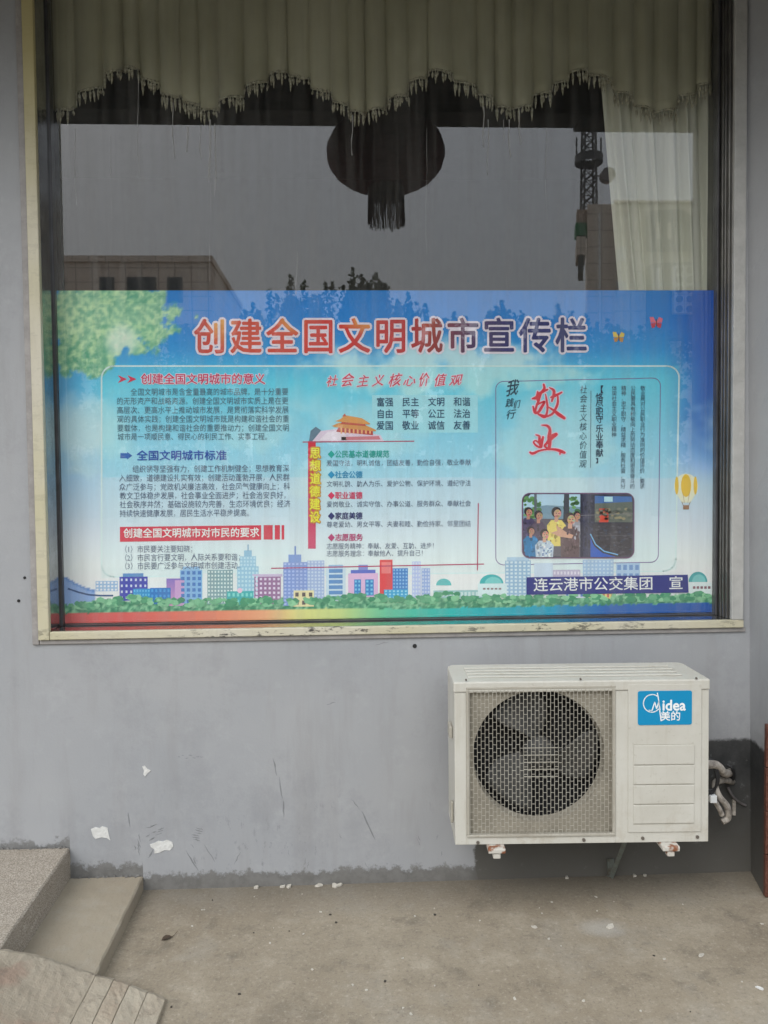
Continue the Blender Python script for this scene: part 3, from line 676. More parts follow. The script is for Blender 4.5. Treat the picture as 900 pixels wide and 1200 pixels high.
for (xa_, ya_), (xb_, yb_) in zip([(692, 626), (698, 638), (708, 646)], [(698, 638), (708, 646), (724, 650)]): F_.line([(xa_, ya_), (xb_, yb_)], 1.3, (120, 180, 226), k+7)
F_.line([(681, 604), (742, 602)], .5, (120, 120, 130), k+7.2); F_.line([(697, 628), (741, 627)], .5, (90, 90, 100), k+7.2)
F_.line(P+[P[0]], 1, (120, 80, 120), k+7.4)
F_.done('bus_stop_picture')
# balloon and butterflies
F_ = Flat(); k = 4
bc = (804, 570)
F_.poly([(bc[0]+14*math.cos(R(a)), bc[1]-15*math.sin(R(a))) for a in range(-40, 221, 12)] + [(799, 589), (809, 589)], (236, 226, 200), k)
for dx, w_ in ((-11.5, 2.2), (0, 6), (11.5, 2.2)):
    F_.poly([(804+dx*.95+w_*math.cos(R(a)), 569-13.4*math.sin(R(a))*(1 if dx == 0 else .8)) for a in range(0, 360, 20)], (230, 186, 60), k+.5)
F_.line([(799, 588), (801, 593)], .6, (120, 90, 70), k+1); F_.line([(809, 588), (807, 593)], .6, (120, 90, 70), k+1)
F_.rect(800.5, 592, 807.5, 597, (150, 112, 84), k+1, 0); F_.line([(800, 577), (802, 589)], .4, (160, 120, 60), k+1); F_.line([(808, 577), (806, 589)], .4, (160, 120, 60), k+1)
F_.done('balloon_print')
for cx, cy_, ca, cb, s_ in ((725, 395, (232, 196, 90), (196, 140, 70), 1), (769, 378, (226, 110, 130), (196, 60, 80), 1.1)):
    F_ = Flat()
    for sx in (-1, 1):
        F_.poly([(cx, cy_), (cx+sx*3*s_, cy_-6*s_), (cx+sx*7*s_, cy_-5*s_+sx), (cx+sx*6*s_, cy_)], ca, 4)
        F_.poly([(cx, cy_), (cx+sx*6*s_, cy_+1), (cx+sx*4.5*s_, cy_+6*s_), (cx+sx*1.5*s_, cy_+5*s_)], cb, 4.3)
    F_.line([(cx, cy_-4), (cx+.6, cy_+4)], 1.1, (90, 60, 60), 4.8); F_.done('butterfly_print')

# lettering -----------------------------------------------------------------
def glyphs(s, off=0.0, res=2, shear=0.0):
    c = bpy.data.curves.new('lettering', 'FONT'); c.body = s; c.resolution_u = res; c.offset = off; c.shear = shear
    o = bpy.data.objects.new('lettering', c); COL.objects.link(o); bpy.context.view_layer.update()
    m_ = o.to_mesh(); V = [v.co.copy() for v in m_.vertices]; Fs = [tuple(p.vertices) for p in m_.polygons]
    adv = sum(1.0 if ord(ch) > 0x2000 else .56 for ch in s)
    o.to_mesh_clear(); bpy.data.objects.remove(o); bpy.data.curves.remove(c); return V, Fs, adv
class Text:
    def __init__(s): s.b = MB(); s.c = []
    def line(s, txt, x0, x1, yc, h, col, k=8, off=.008, res=1, slope=-.012, shear=0, jitter=0):
        n = 1 if off < .009 else (4 if off < .03 else 10)
        for q in range(n):
            a = 2*math.pi*q/n+.4; o_ = off*h*(1.0 if n == 10 else .9) if n > 1 else 0
            s.line1(txt, x0+o_*math.cos(a), x1+o_*math.cos(a), yc+o_*math.sin(a), h, col, k+q*(.12 if n == 10 else .25), res, slope, shear, jitter)
    def line1(s, txt, x0, x1, yc, h, col, k, res, slope, shear, jitter):
        V, Fs, adv = glyphs(txt, 0, res, shear); i = len(s.b.v)
        for v in V:
            px = x0+v.x/adv*(x1-x0); py = yc-(v.y-.36)*h+(px-x0)*slope+(jitter*math.sin(px*.35) if jitter else 0)
            s.b.v.append(tuple(pl(px, py, k)-PO)); s.c.append(ink(col(px, py) if callable(col) else col))
        s.b.f += [tuple(i+a for a in f) for f in Fs]
    def chars(s, txt, pts, w_, h, col, **kw):
        for ch, (x, y) in zip(txt, pts): s.line(ch, x-w_/2, x+w_/2, y, h, col, slope=0, **kw)
    def done(s, name): return s.b.build(name, PRINT, poster, colors=s.c)
title = '创建全国文明城市宣传栏'
tp = [(246+42.35*i, 394.8-.14*i) for i in range(11)]
def tcol(x, y):
    a = ramp(x, [(229, (196, 74, 66)), (300, (206, 84, 66)), (380, (204, 60, 56)), (470, (186, 52, 56)), (510, (150, 62, 62)), (550, (84, 58, 96)), (600, (52, 52, 110)), (690, (56, 60, 112))])
    hi = ss(math.sin(x*.075+1.0), .2, 1)*ss(-y, -396, -378)*(1-ss(x, 470, 520)); return mixc(a, (222, 160, 74), hi)
T = Text(); T.chars(title, tp, 38.5, 43, (230, 214, 228), k=8, off=.075, res=2); T.done('title_outline')
T = Text(); T.chars(title, tp, 38.5, 43, tcol, k=10, off=.022, res=2); T.done('title_lettering')
T = Text(); T.line('创建全国文明城市的意义', 165, 311, 444.2, 13.2, (222, 214, 230), off=.07, k=7, slope=0); T.line('创建全国文明城市的意义', 165, 311, 444.2, 13.2, (198, 56, 96), off=.02, k=9, slope=0)
T.done('heading_lettering'); T = Text(); T.line('全国文明城市标准', 160, 266, 534, 12.5, (46, 84, 166), off=.02, k=9, slope=-.003)
T.done('heading_lettering'); T = Text(); T.line('创建全国文明城市对市民的要求', 144.5, 304, 625, 11.8, (236, 226, 236), off=.022, k=9, slope=-.006); T.done('heading_lettering')
INK = (82, 114, 132); INK2 = (92, 106, 130)
T = Text()
for s_, xa_, xb_, y in (('全国文明城市是含金量最高的城市品牌，是十分重要', 153, 338, 459.5), ('的无形资产和战略资源。创建全国文明城市实质上是在更', 136.5, 338, 470.2), ('高层次、更高水平上推动城市发展，是贯彻落实科学发展', 136.5, 338.5, 480.8), ('观的具体实践；创建全国文明城市既是构建和谐社会的重', 137, 339, 491.3), ('要载体，也是构建和谐社会的重要推动力；创建全国文明', 137, 339, 501.8), ('城市是一项顺民意、得民心的利民工作、实事工程。', 137.5, 318, 512)):
    T.line(s_, xa_, xb_, y, 9.2, INK, slope=-.002, off=.004)
T.done('left_column_text'); T = Text()
for s_, xa_, xb_, y in (('组织领导坚强有力，创建工作机制健全；思想教育深', 155, 339, 549.8), ('入细致，道德建设扎实有效；创建活动蓬勃开展，人民群', 139.5, 339.5, 560.4), ('众广泛参与；党政机关廉洁高效，社会风气健康向上；科', 139.5, 340, 570.9), ('教文卫体稳步发展，社会事业全面进步；社会治安良好，', 140, 340, 581.2), ('社会秩序井然；基础设施较为完善，生态环境优良；经济', 140, 340.5, 591.4), ('持续快速健康发展，居民生活水平稳步提高。', 140, 297, 601.8)):
    T.line(s_, xa_, xb_, y, 9.2, INK2, slope=-.005, off=.004)
T.done('left_column_text'); T = Text()
for s_, xa_, xb_, y in (('（1）市民要关注要知晓；', 141, 231, 643.8), ('（2）市民言行要文明，人际关系要和谐；', 141, 287, 653.8), ('（3）市民要广泛参与文明城市创建活动。', 141, 287, 663.5)):
    T.line(s_, xa_, xb_, y, 9.2, INK2, slope=-.007, off=.004)
T.done('left_column_text')
cvx = [388.2, 406.2, 424.5, 442.4, 461.9, 478.9, 495.9, 514.8, 533.3]; cvy = [447.5, 446.5, 447.5, 447, 446.5, 447.5, 446, 446.5, 446.5]; cvw = [13, 15, 14, 14, 15, 15, 12, 14, 15]; cvh = [13, 16, 14.5, 14, 16, 13, 16.5, 15, 13.5]
T = Text()
for ch, x, y, w_, h_ in zip('社会主义核心价值观', cvx, cvy, cvw, cvh):
    T.line(ch, x-w_/2, x+w_/2, y, h_, (214, 214, 230), k=7, off=.07, slope=-.12, shear=.25); T.line(ch, x-w_/2, x+w_/2, y, h_, (206, 66, 92), k=9, off=.012, slope=-.12, shear=.25)
T.done('core_values_heading')
T = Text()
for s_, y in (('富强　民主　文明　和谐', 471.3), ('自由　平等　公正　法治', 485.2), ('爱国　敬业　诚信　友善', 498.8)): 
    for q, wd_ in enumerate(s_.split('　')):
        T = Text(); xq = 441+30.13*q; T.line(wd_, xq, xq+20.1, y-.12*q, 11.2, (44, 78, 110), slope=-.004, off=.01); T.done('core_values_text')
T = Text(); vp = [(369.5, 531), (369.5, 546), (369.5, 561), (369, 576), (369, 591), (369, 606)]
T.chars('思想道德建设', vp, 13, 14.5, (196, 140, 60), k=8, off=.09); T.chars('思想道德建设', vp, 12.4, 13.8, (244, 226, 70), k=10, off=.02); T.done('side_heading_lettering')
T = Text()
for s_, xb_, y, col in (('◆公民基本道德规范', 456, 532.4, (36, 160, 150)), ('◆社会公德', 424.5, 556.4, (36, 140, 184)), ('◆职业道德', 424.5, 580.8, (206, 52, 92)), ('◆家庭美德', 424.5, 604.8, (44, 50, 106)), ('◆志愿服务', 425, 630, (176, 48, 110))):
    T = Text(); T.line(s_, 384, xb_, y, 9.0, col, off=.022, slope=-.004); T.done('middle_heading_lettering')
T = Text()
for s_, xb_, y in (('爱国守法，明礼诚信，团结友善，勤俭自强，敬业奉献', 552, 543), ('文明礼貌、助人为乐、爱护公物、保护环境、遵纪守法', 552, 567.4), ('爱岗敬业、诚实守信、办事公道、服务群众、奉献社会', 552, 591.2), ('尊老爱幼、男女平等、夫妻和睦、勤俭持家、邻里团结', 552, 614.8), ('志愿服务精神：奉献、友爱、互助、进步！', 513, 640.4), ('志愿服务理念：奉献他人、提升自己！', 500, 649)):
    T = Text(); T.line(s_, 382.5, xb_, y, 7.8, INK2, off=.006, slope=-.007); T.done('middle_column_text')
T = Text(); [T.line(ch, x-w_/2, x+w_/2, y, h_, (48, 72, 92), off=.012, slope=-.15, shear=.25) for ch, x, y, w_, h_ in (('我', 599.5, 456, 15, 20), ('们', 605, 474.5, 8, 10), ('践', 596.5, 473, 9.5, 11), ('行', 598, 486.5, 11, 11.5))]
T.done('calligraphy_text'); T = Text(); T.chars('社会主义核心价值观', [(683.5-(i*.1), 456.5+10.9*i) for i in range(9)], 9, 10, (60, 84, 104), off=.0, shear=.15)
T.done('vertical_text'); T = Text(); T.chars('【恪尽职守', [(702.5, 456.5), (702.5, 465.6), (702.5, 473.8), (702.5, 482.6), (702.5, 491.3)], 9.4, 10, (44, 58, 84), off=.012)
T.chars('乐业奉献', [(702.5, 502.4+9.5*i) for i in range(4)], 9.4, 10, (44, 58, 84), off=.012)
T.chars('】', [(702.5, 540)], 9.4, 7, (44, 58, 84), off=.0)
for s_, x, n0 in (('敬业是对公民职业行为准则的价值评价，要求', 753.5, 452), ('公民要具有积极向上的劳动态度和艰苦奋斗的', 742, 452), ('精神，忠于职守，精益求精，服务社会，充分', 731, 452), ('体现社会主义职业精神', 720, 452)):
    T.done('vertical_text'); T = Text(); T.chars(s_, [(x-.05*i, n0+3+6.05*i) for i in range(len(s_))], 6.2, 6.4, (50, 66, 92), off=.0)
T.done('vertical_text')
BR = [[(280,70,22),(290,130,32),(250,180,28),(215,250,40),(200,320,32),(170,400,26),(150,490,24)], [(112,280,16),(180,262,50),(218,205,40),(335,145,22)], [(190,175,16),(190,230,40),(190,295,34)],
 [(122,395,14),(150,480,38),(200,480,32),(240,420,36),(292,330,26),(250,335,20),(180,372,18)], [(308,215,8),(325,320,24),(336,400,26),(325,500,24),(290,545,46),(200,510,20)],
 [(365,118,8),(420,150,32),(432,205,38),(400,315,22)], [(388,262,20),(450,235,36),(500,212,26),(548,185,16)], [(490,245,14),(486,350,28),(450,440,30),(400,510,26),(300,545,24),(225,515,16)], [(358,410,14),(430,455,30),(500,512,46),(585,568,36)],
 [(250,672,8),(330,682,28),(372,740,36),(362,850,52),(370,930,46),(360,1025,38)], [(462,810,46),(400,850,62),(335,930,36),(290,980,22),(335,1012,20)], [(162,815,10),(215,840,30),(215,920,32),(240,995,28)],
 [(272,850,26),(250,930,38),(240,1000,24),(180,982,22),(132,930,18),(160,902,14),(205,935,16)], [(78,1075,22),(120,1092,32),(220,1050,22),(340,1030,22),(460,1035,30),(540,1062,42),(588,1080,28)], [(530,1050,24),(520,1102,14)]]
def brush(F_, pts, grow, col, k):
    P = [(615+x/12.636, 445+y/12.636, (w_+grow)/12.636/2) for x, y, w_ in pts]; Q = []
    E_ = [P[0]]+P+[P[-1]]
    for i in range(1, len(E_)-2):
        for q in range(6):
            t1 = q/6; Q.append(tuple(.5*((2*E_[i][c])+(-E_[i-1][c]+E_[i+1][c])*t1+(2*E_[i-1][c]-5*E_[i][c]+4*E_[i+1][c]-E_[i+2][c])*t1**2+(-E_[i-1][c]+3*E_[i][c]-3*E_[i+1][c]+E_[i+2][c])*t1**3) for c in range(3)))
    Q.append(P[-1]); L = []
    for i, (x, y, w_) in enumerate(Q):
        a = Q[max(0, i-1)]; b_ = Q[min(len(Q)-1, i+1)]; dx, dy = b_[0]-a[0], b_[1]-a[1]; l = math.hypot(dx, dy) or 1; L.append((x-dy/l*w_, y+dx/l*w_, x+dy/l*w_, y-dx/l*w_))
    for A, B in zip(L, L[1:]): F_.poly([(A[0], A[1]), (B[0], B[1]), (B[2], B[3]), (A[2], A[3])], col, k)
    for e in (Q[0], Q[-1]): F_.disc(e[0], e[1], e[2], e[2], col, k+.02, 10)
for nm, rng in (('dedication_lettering', range(0, 9)), ('dedication_lettering', range(9, 15))):
    F_ = Flat()
    for i in rng: brush(F_, BR[i], 34, (228, 206, 222), 8+.06*i)
    for i in rng: brush(F_, BR[i], 8, (206, 50, 68), 10+.06*i)
    F_.done(nm)
T = Text(); T.line('宣', 783.4, 801, 683.4, 16.5, (236, 238, 246), k=15, off=.01, slope=-.014, res=2); T.done('banner_lettering')
T = Text(); T.line('连云港市公交集团', 625, 765.8, 685.6, 16.5, (236, 238, 246), k=15, off=.01, slope=-.014, res=2); T.done('banner_lettering')

# ------------------------------------------------------------------ steps and sloping kerb
g = G('step_concrete')
k1 = g.noise(2.3, 5, .6); k2 = g.noise(150, 3, .7, w=3); k3 = g.noise(12, 7, .7, w=5)
c = g.mix(g.step(k1, .3, .7), (.255, .215, .160), (.335, .295, .225))
c = g.mix(g.math('MULTIPLY', g.step(k3, .5, .8), .45), c, (.37, .35, .31)); c = g.mix(g.math('MULTIPLY', g.step(k2, .42, .3), .35), c, (.12, .10, .08))
g.color(c); g.rough(.88); g.bump(g.math('ADD', k2, k3), .4, .004); M_step = g.M
g = G('terrazzo_landing')
k1 = g.noise(260, 2, .7); k3 = g.noise(5, 6, .7, w=5)
c = g.mix(g.step(k1, .40, .60), (.20, .165, .13), (.43, .39, .33)); c = g.mix(g.math('MULTIPLY', g.step(k3, .45, .7), .6), c, (.27, .235, .185))
g.color(c); g.rough(.8); g.bump(k1, .3, .003); M_terr = g.M
stairs = empty('entrance_steps', (-1.4, 0, 0)); tag(stairs, 'two low worn concrete steps rising to a speckled landing at the left of the wall', 'steps')
off_ = Vector((1.4, 0, 0))
def shift(o): o.location = off_; return o
def worn(bm_, name, m_, cuts=26):
    o = shift(bm_.build(name, m_, stairs)); me = o.data; k = bmesh.new(); k.from_mesh(me)
    bmesh.ops.bevel(k, geom=[e for e in k.edges if max(v.co.z for v in e.verts) > .01 and min(v.co.z for v in e.verts) > .01], offset=.005, segments=1, affect='EDGES')
    bmesh.ops.triangulate(k, faces=[f for f in k.faces if len(f.verts) > 4])
    bmesh.ops.subdivide_edges(k, edges=[e for e in k.edges if e.calc_length() > .05], cuts=cuts, use_grid_fill=True)
    for v in k.verts:
        if v.co.z > .01:
            p = v.co; q = noise.fractal(Vector((p.x*18, p.y*18, p.z*18)), 1, 2, 4); q2 = noise.fractal(Vector((p.x*60, p.y*60, 7)), 1, 2, 2)
            v.co.x += .0030*q+.0012*q2; v.co.z += .0018*q-.0008*abs(q2)
    k.to_mesh(me); k.free(); return o
edge = lambda xw, xf, y: xw+(xf-xw)*y/(-.58)
b = MB(); b.slab([(-3.4, 0), (-3.4, -.66), (edge(XB1, -1.023, -.66), -.66), (XB1, 0)], 0, ZT1); worn(b, 'landing', M_terr)
b = MB(); b.slab([(XB1-.02, -.0005), (edge(XB1, -1.023, -.64)-.02, -.64), (edge(XB2, -.768, -.64), -.64), (XB2, -.0005)], 0, ZT2); worn(b, 'step', M_step)
# mortar rubble in the corner with the wall
b = MB()
for x0_, x1_, z0_ in ((-2.6, XB1, ZT1), (XB1, XB2, ZT2)):
    x = x0_
    while x < x1_-.01:
        r_ = random.uniform(.002, .007); Mx = Matrix.Translation((x, -.004, z0_)) @ Matrix.Rotation(random.random()*3, 4, 'X') @ Matrix.Rotation(random.random()*3, 4, 'Z')
        b.box(-r_*1.3, r_*1.3, -r_*.7, r_*.7, -r_*.5, r_*.5, Mx); x += random.uniform(.006, .03)
tag(shift(b.build('mortar_rubble', mat('grey_mortar', (.16, .155, .145), .9, var=.3, scale=60), stairs)), kind='stuff')
# ramped kerb in front
g = G('old_cement_render')
k1 = g.noise(4, 6, .65); k2 = g.noise(90, 4, .7, w=3); k3 = g.noise(7.5, 3, .5, w=5)
c = g.mix(g.step(k1, .3, .7), (.29, .245, .185), (.40, .355, .28)); c = g.mix(g.math('MULTIPLY', g.step(k3, .54, .64), .5), c, (.29, .18, .135)); c = g.mix(g.math('MULTIPLY', g.step(g.noise(16, 6, .7, w=13), .56, .68), .6), c, (.16, .13, .10))
c = g.mix(g.math('MULTIPLY', g.step(k2, .38, .28), .6), c, (.09, .075, .06)); g.color(c); g.rough(.9); g.bump(g.math('ADD', k2, g.math('MULTIPLY', k3, .8)), .55, .008); M_cem = g.M
ramp_ = empty('sloping_kerb', (-1.0, -.6, 0)); tag(ramp_, 'cracked sloping cement kerb with exposed brick ends in front of the steps', 'kerb')
prof = [(-2.6, -.60, .172), (-1.12, -.600, .171), (-1.028, -.592, .166), (-.96, -.572, .138), (-.899, -.556, .108), (-.83, -.556, .078), (-.765, -.560, .058)]
NJ = 44
def kerb_piece(pts, name, sub=14, m_=M_cem, jag=0):
    b = MB(); n = 0; P_ = []
    for (xa_, ya_, z_a), (xb_, yb_, z_b) in zip(pts, pts[1:]):
        for s_ in range(sub): f = s_/sub; P_.append((xa_+(xb_-xa_)*f, ya_+(yb_-ya_)*f, z_a+(z_b-z_a)*f))
    P_.append(pts[-1]); n = len(P_)
    for j in range(NJ+2):
        for i, (x, y, z) in enumerate(P_):
            if j == 0: b.v.append((x, y, -.01)); continue
            f = (j-1)/NJ; yy_ = y-f*(1.0) if j > 1 else y
            xx = x-f*.0
            h = .0035*noise.fractal(Vector((xx*9, yy_*9, 1)), 1, 2, 5)+.003*noise.noise(Vector((xx*60, yy_*60, 4)))
            drop = .010 if j == 1 else 0
            b.v.append((xx, yy_+(.004*noise.noise(Vector((xx*30, 0, 3))) if j < 3 else 0), z+h-drop))
    for j in range(NJ+1):
        for i in range(n-1): a_ = j*n+i; b.f.append((a_, a_+n, a_+n+1, a_+1))
    for j in range(NJ+1):
        pass
    # side faces to the ground
    for idx in (0, n-1):
        base_i = len(b.v); 
        for j in range(1, NJ+2): v = b.v[j*n+idx]; b.v.append((v[0], v[1], -.01))
        for j in range(1, NJ+1): b.f.append((j*n+idx, (j+1)*n+idx, base_i+j, base_i+j-1) if idx else (j*n+idx, base_i+j-1, base_i+j, (j+1)*n+idx))
    o = b.build(name, m_, ramp_, smooth=False); o.location = -Vector(ramp_.location); return o
kerb_piece(prof, 'cement_slope')
bx = [(-.7635, -.562, .057), (-.713, -.566, .047)], [(-.711, -.567, .046), (-.666, -.574, .037)], [(-.664, -.576, .036), (-.610, -.592, .026)], [(-.608, -.594, .026), (-.553, -.616, .016)]
M_brk = mat('dusty_brick_end', (.27, .215, .16), .9, col2=(.38, .325, .25), scale=14, thr=(.3, .65), bump=.5, bscale=90)
for pr in bx: kerb_piece(pr, 'brick', 4, M_cem if pr is not bx[1] else M_brk)
tag(bpy.data.objects['brick'], label=None)
# ------------------------------------------------------------------ litter and flakes
def flake(name, p, r_, m_, label, cat, group=None, normal='z', thick=.0015, n=8, sq=1.0):
    b = MB(); pts = []
    for k_ in range(n):
        a = 2*math.pi*k_/n; q = r_*(.45+.75*random.random()); pts.append((q*math.cos(a), q*math.sin(a)*sq))
    if normal == 'z': b.slab(pts, 0, thick)
    else: b.prism(pts, -thick, 0)
    o = b.build(name, m_); o.location = p; tag(o, label, cat, group); 
    if normal == 'z': o.rotation_euler = (random.uniform(-.1, .1), random.uniform(-.1, .1), random.random()*6)
    return o
M_white = mat('white_plaster_paper', (.62, .62, .60), .85, var=.12, scale=60, bump=.4, bscale=90)
M_chip = mat('plaster_chip', (.50, .47, .41), .9, var=.15, scale=80)
M_darkchip = mat('dark_crumb', (.05, .042, .035), .95)
def remnant(px, py, pts, label):
    p = at(px, py, 0); b = MB(); b.prism([((x-px)/322, -(y-py)/322) for x, y in pts], -.0022, -.0002)
    o = b.build('paper_remnant', M_white); o.location = p; tag(o, label, 'paper scrap', 'torn paper remnants stuck low on the wall'); 
remnant(118, 976, [(107, 971), (112, 969), (117, 970), (120, 968), (126, 970), (127, 976), (129, 985), (125, 982), (119, 981), (112, 983), (109, 979)], 'squarish torn white paper remnant on the wall, left of the other low one')
remnant(188, 991, [(176, 989), (182, 987), (186, 985), (191, 986), (196, 984), (202, 987), (203, 992), (199, 997), (193, 996), (187, 999), (181, 1000), (181, 995), (177, 992)], 'ragged white paper remnant on the wall among black scuffs')
remnant(171, 903, [(167, 898), (170, 897), (173, 901), (177, 903), (173, 906), (170, 910), (168, 907), (169, 903)], 'smallest white paper remnant, highest of the three on the wall')
def gp(px, py, z=0.0):
    d = FW+(px-450)/FPX*RT-(py-600)/FPX*UP; return CAM+(z-CAM.z)/d.z*d
# mortar lumps at the wall foot
for px, py, r_ in ((332, 1036, .010), (340, 1032, .012), (374, 1035, .014), (392, 1033, .016), (398, 1034, .012), (301, 1036, .010), (664, 1027, .009), (740, 1021, .008), (753, 1021, .009), ):
    p = gp(px, py+2); flake('plaster_lump', (p.x, min(p.y, -.012), 0.001), r_, M_chip, 'small white plaster lump lying along the foot of the wall', 'plaster lump', 'white plaster lumps along the wall foot', thick=.006, n=7)
p = gp(715, 1086); flake('plaster_flake', (p.x, p.y, .001), .014, M_chip, 'pale round plaster flake beside the whitish patch on the floor', 'plaster flake', thick=.004, n=9)
p = gp(626, 1087); flake('plaster_flake', (p.x, p.y, .001), .010, M_chip, 'pale upright flake in front of the outdoor unit, left of the whitish patch', 'plaster flake', thick=.003)
p = gp(822, 1120); flake('plaster_flake', (p.x, p.y, .001), .016, M_chip, 'long pale flake right of the whitish floor patch', 'plaster flake', thick=.003, sq=.35)
p = gp(891, 1159); flake('plaster_flake', (p.x, p.y, .001), .014, M_white, 'white flake at the right edge of the floor, nearest the camera', 'plaster flake', thick=.003, sq=.6)
for i in range(46):
    px, py = random.uniform(200, 895), random.uniform(1045, 1190); p = gp(px, py)
    dk = random.random() < .35
    if p.y > -.03: continue
    flake('crumb' if dk else 'speck', (p.x, p.y, .0005), random.uniform(.002, .0065), M_darkchip if dk else M_chip, 'tiny dark crumb scattered on the concrete floor' if dk else 'tiny pale speck scattered on the concrete floor', 'crumb' if dk else 'speck', 'dark crumbs on the floor' if dk else 'pale specks on the floor', n=6, thick=.002)
# dead leaf
p = gp(196, 1101); b = MB()
lf = [(-.020, 0), (-.012, .008), (0, .011), (.010, .007), (.018, 0), (.010, -.007), (0, -.010), (-.012, -.007)]
b.v = [(0, 0, .002)]+[(x, y, .002+abs(y)*.7) for x, y in lf]; b.f = [(0, i+1, (i+1) % 8+1) for i in range(8)]
M_leaf = mat('dead_leaf', (.06, .04, .025), .8, var=.3, scale=50)
o = b.build('blade', M_leaf); o.name = 'leaf_blade'
lr = empty('dead_leaf', (p.x, p.y, .001), .6); tag(lr, 'curled dark dead leaf on the floor near the lower step', 'leaf'); o.parent = lr
b = MB(); b.tube([(.016, 0, .002), (.028, .004, .004), (.040, .012, .008)], [.0010, .0009, .0006], 5); b.build('stalk', M_leaf, lr)

# ------------------------------------------------------------------ outdoor air conditioning unit
g = G('aged_white_enamel')
e1 = g.noise(5, 6, .65); e2 = g.noise(60, 4, .7, w=4)
c = g.mix(g.step(e1, .3, .75), (.55, .54, .49), (.47, .455, .40))
c = g.mix(g.math('MULTIPLY', g.step(e2, .60, .75), .4), c, (.30, .27, .21))
e3 = g.noise(34, 6, .7, (1, 1, .10), w=9); c = g.mix(g.math('MULTIPLY', g.step(e3, .54, .72), .30), c, (.34, .30, .22))
e4 = g.noise(9, 7, .75, w=14); c = g.mix(g.math('MULTIPLY', g.math('MULTIPLY', g.step(e4, .50, .64), g.step(g.sep.outputs['Z'], .22, .0)), .40), c, (.33, .28, .20))
g.color(c); g.rough(.42); M_en = g.M
g = G('grubby_cream_enamel')
e1 = g.noise(7, 6, .65); e2 = g.noise(80, 4, .7, w=4)
c = g.mix(g.step(e1, .3, .7), (.42, .405, .35), (.31, .285, .235))
c = g.mix(g.math('MULTIPLY', g.step(e2, .58, .75), .5), c, (.22, .19, .14))
g.color(c); g.rough(.6); M_grub = g.M
M_inner = mat('black_cavity', (.012, .012, .013), .8); M_shroud = mat('dusty_shroud', (.24, .22, .175), .8, col2=(.34, .31, .25), scale=12, thr=(.3, .7))
M_fan = mat('dusty_grey_fan', (.035, .037, .037), .65, col2=(.085, .08, .072), scale=9, thr=(.35, .7))
M_dark = mat('black_rubber', (.02, .02, .022), .6)
M_rust = mat('rusty_foot', (.50, .48, .43), .7, col2=(.22, .08, .035), scale=26, thr=(.50, .60))
M_screw = mat('screw_steel', (.16, .14, .12), .5, metal=.4)
W_, H_, D_ = .825, .535, .235
ang = R(-1.9)                               # turned a little: the right end stands nearer the lens
A0 = at(536.5, 991, -.345); A0 = Vector((A0.x-.008, -.345, .300))
ac = empty('outdoor_unit', A0, ang); tag(ac, 'white outdoor air conditioning unit with caged fan, fixed low on the grey wall', 'air conditioner')
# local: x along the front, y into the wall, z up; origin = lower front left corner
def L2(px, py):                             # photo pixel -> x,z on the unit's front face
    n_ = Vector((-math.sin(ang), math.cos(ang), 0)); d = FW+(px-450)/FPX*RT-(py-600)/FPX*UP
    t_ = (A0-CAM).dot(n_)/d.dot(n_); q = CAM+t_*d-A0
    return q.x*math.cos(ang)+q.y*math.sin(ang), q.z
gx0, gz1 = L2(546, 805); gx1, gz0 = L2(721, 979)
hz = H_-.036                                # underside of the top cover
b = MB()                                    # casing: front with a window for the grille, sides, back, base
b.box(0, gx0, 0, .004, 0, hz); b.box(gx1, W_, 0, .004, 0, hz); b.box(gx0, gx1, 0, .004, 0, gz0); b.box(gx0, gx1, 0, .004, gz1, hz)
b.box(0, .004, .0041, D_, 0, hz); b.box(W_-.004, W_, .0041, D_, 0, hz); b.box(.0041, W_-.0041, .0041, D_-.006, 0, .006)
b.build('casing', M_en, ac, bevel=.0012)
b = MB(); b.box(.006, W_-.006, D_-.006, D_-.002, .007, hz); b.build('rear_coil', M_inner, ac)
b = MB()                                    # top cover with raised ribs and rounded rear corners
def cover(z0, z1, g_, r_=.03):
    pts = [(-g_, -g_), (W_+g_, -g_)]
    for k_ in range(6): a = R(90*k_/5); pts.append((W_+g_-r_+r_*math.cos(a), D_+g_-r_+r_*math.sin(a)))
    for k_ in range(6): a = R(90+90*k_/5); pts.append((-g_+r_+r_*math.cos(a), D_+g_-r_+r_*math.sin(a)))
    b.slab(pts, z0, z1)
cover(hz+.0005, H_, .003)
b.build('top_cover', M_en, ac, bevel=.005)
for y_ in (.045, .085, .125, .165):
    b = MB(); b.box(.05, W_-.07, y_, y_+.022, H_, H_+.005); b.build('cover_rib', M_en, ac, bevel=.0024)
# shroud with a round hole
cx, cz = L2(632.6, 888); rr = L2(710.6, 888)[0]-cx
b = MB(); n = 72; ring = []
sx0, sx1, sz0, sz1 = gx0+.001, gx1-.001, gz0+.001, gz1-.001
for k_ in range(n):
    a = 2*math.pi*k_/n; ca, sa = math.cos(a), math.sin(a)
    t_ = min((sx1-cx)/ca if ca > 1e-6 else ((sx0-cx)/ca if ca < -1e-6 else 9), (sz1-cz)/sa if sa > 1e-6 else ((sz0-cz)/sa if sa < -1e-6 else 9))
    b.v += [(cx+t_*ca, .014, cz+t_*sa), (cx+rr*ca, .014, cz+rr*sa), (cx+(rr-.006)*ca, .045, cz+(rr-.006)*sa)]
for k_ in range(n):
    i, j = 3*k_, 3*((k_+1) % n); b.f += [(i, j, j+1, i+1), (i+1, j+1, j+2, i+2)]
b.build('fan_shroud', M_shroud, ac)
b = MB(); b.box(gx0, gx1, .150, .154, gz0, gz1); b.build('fan_cavity', M_inner, ac)
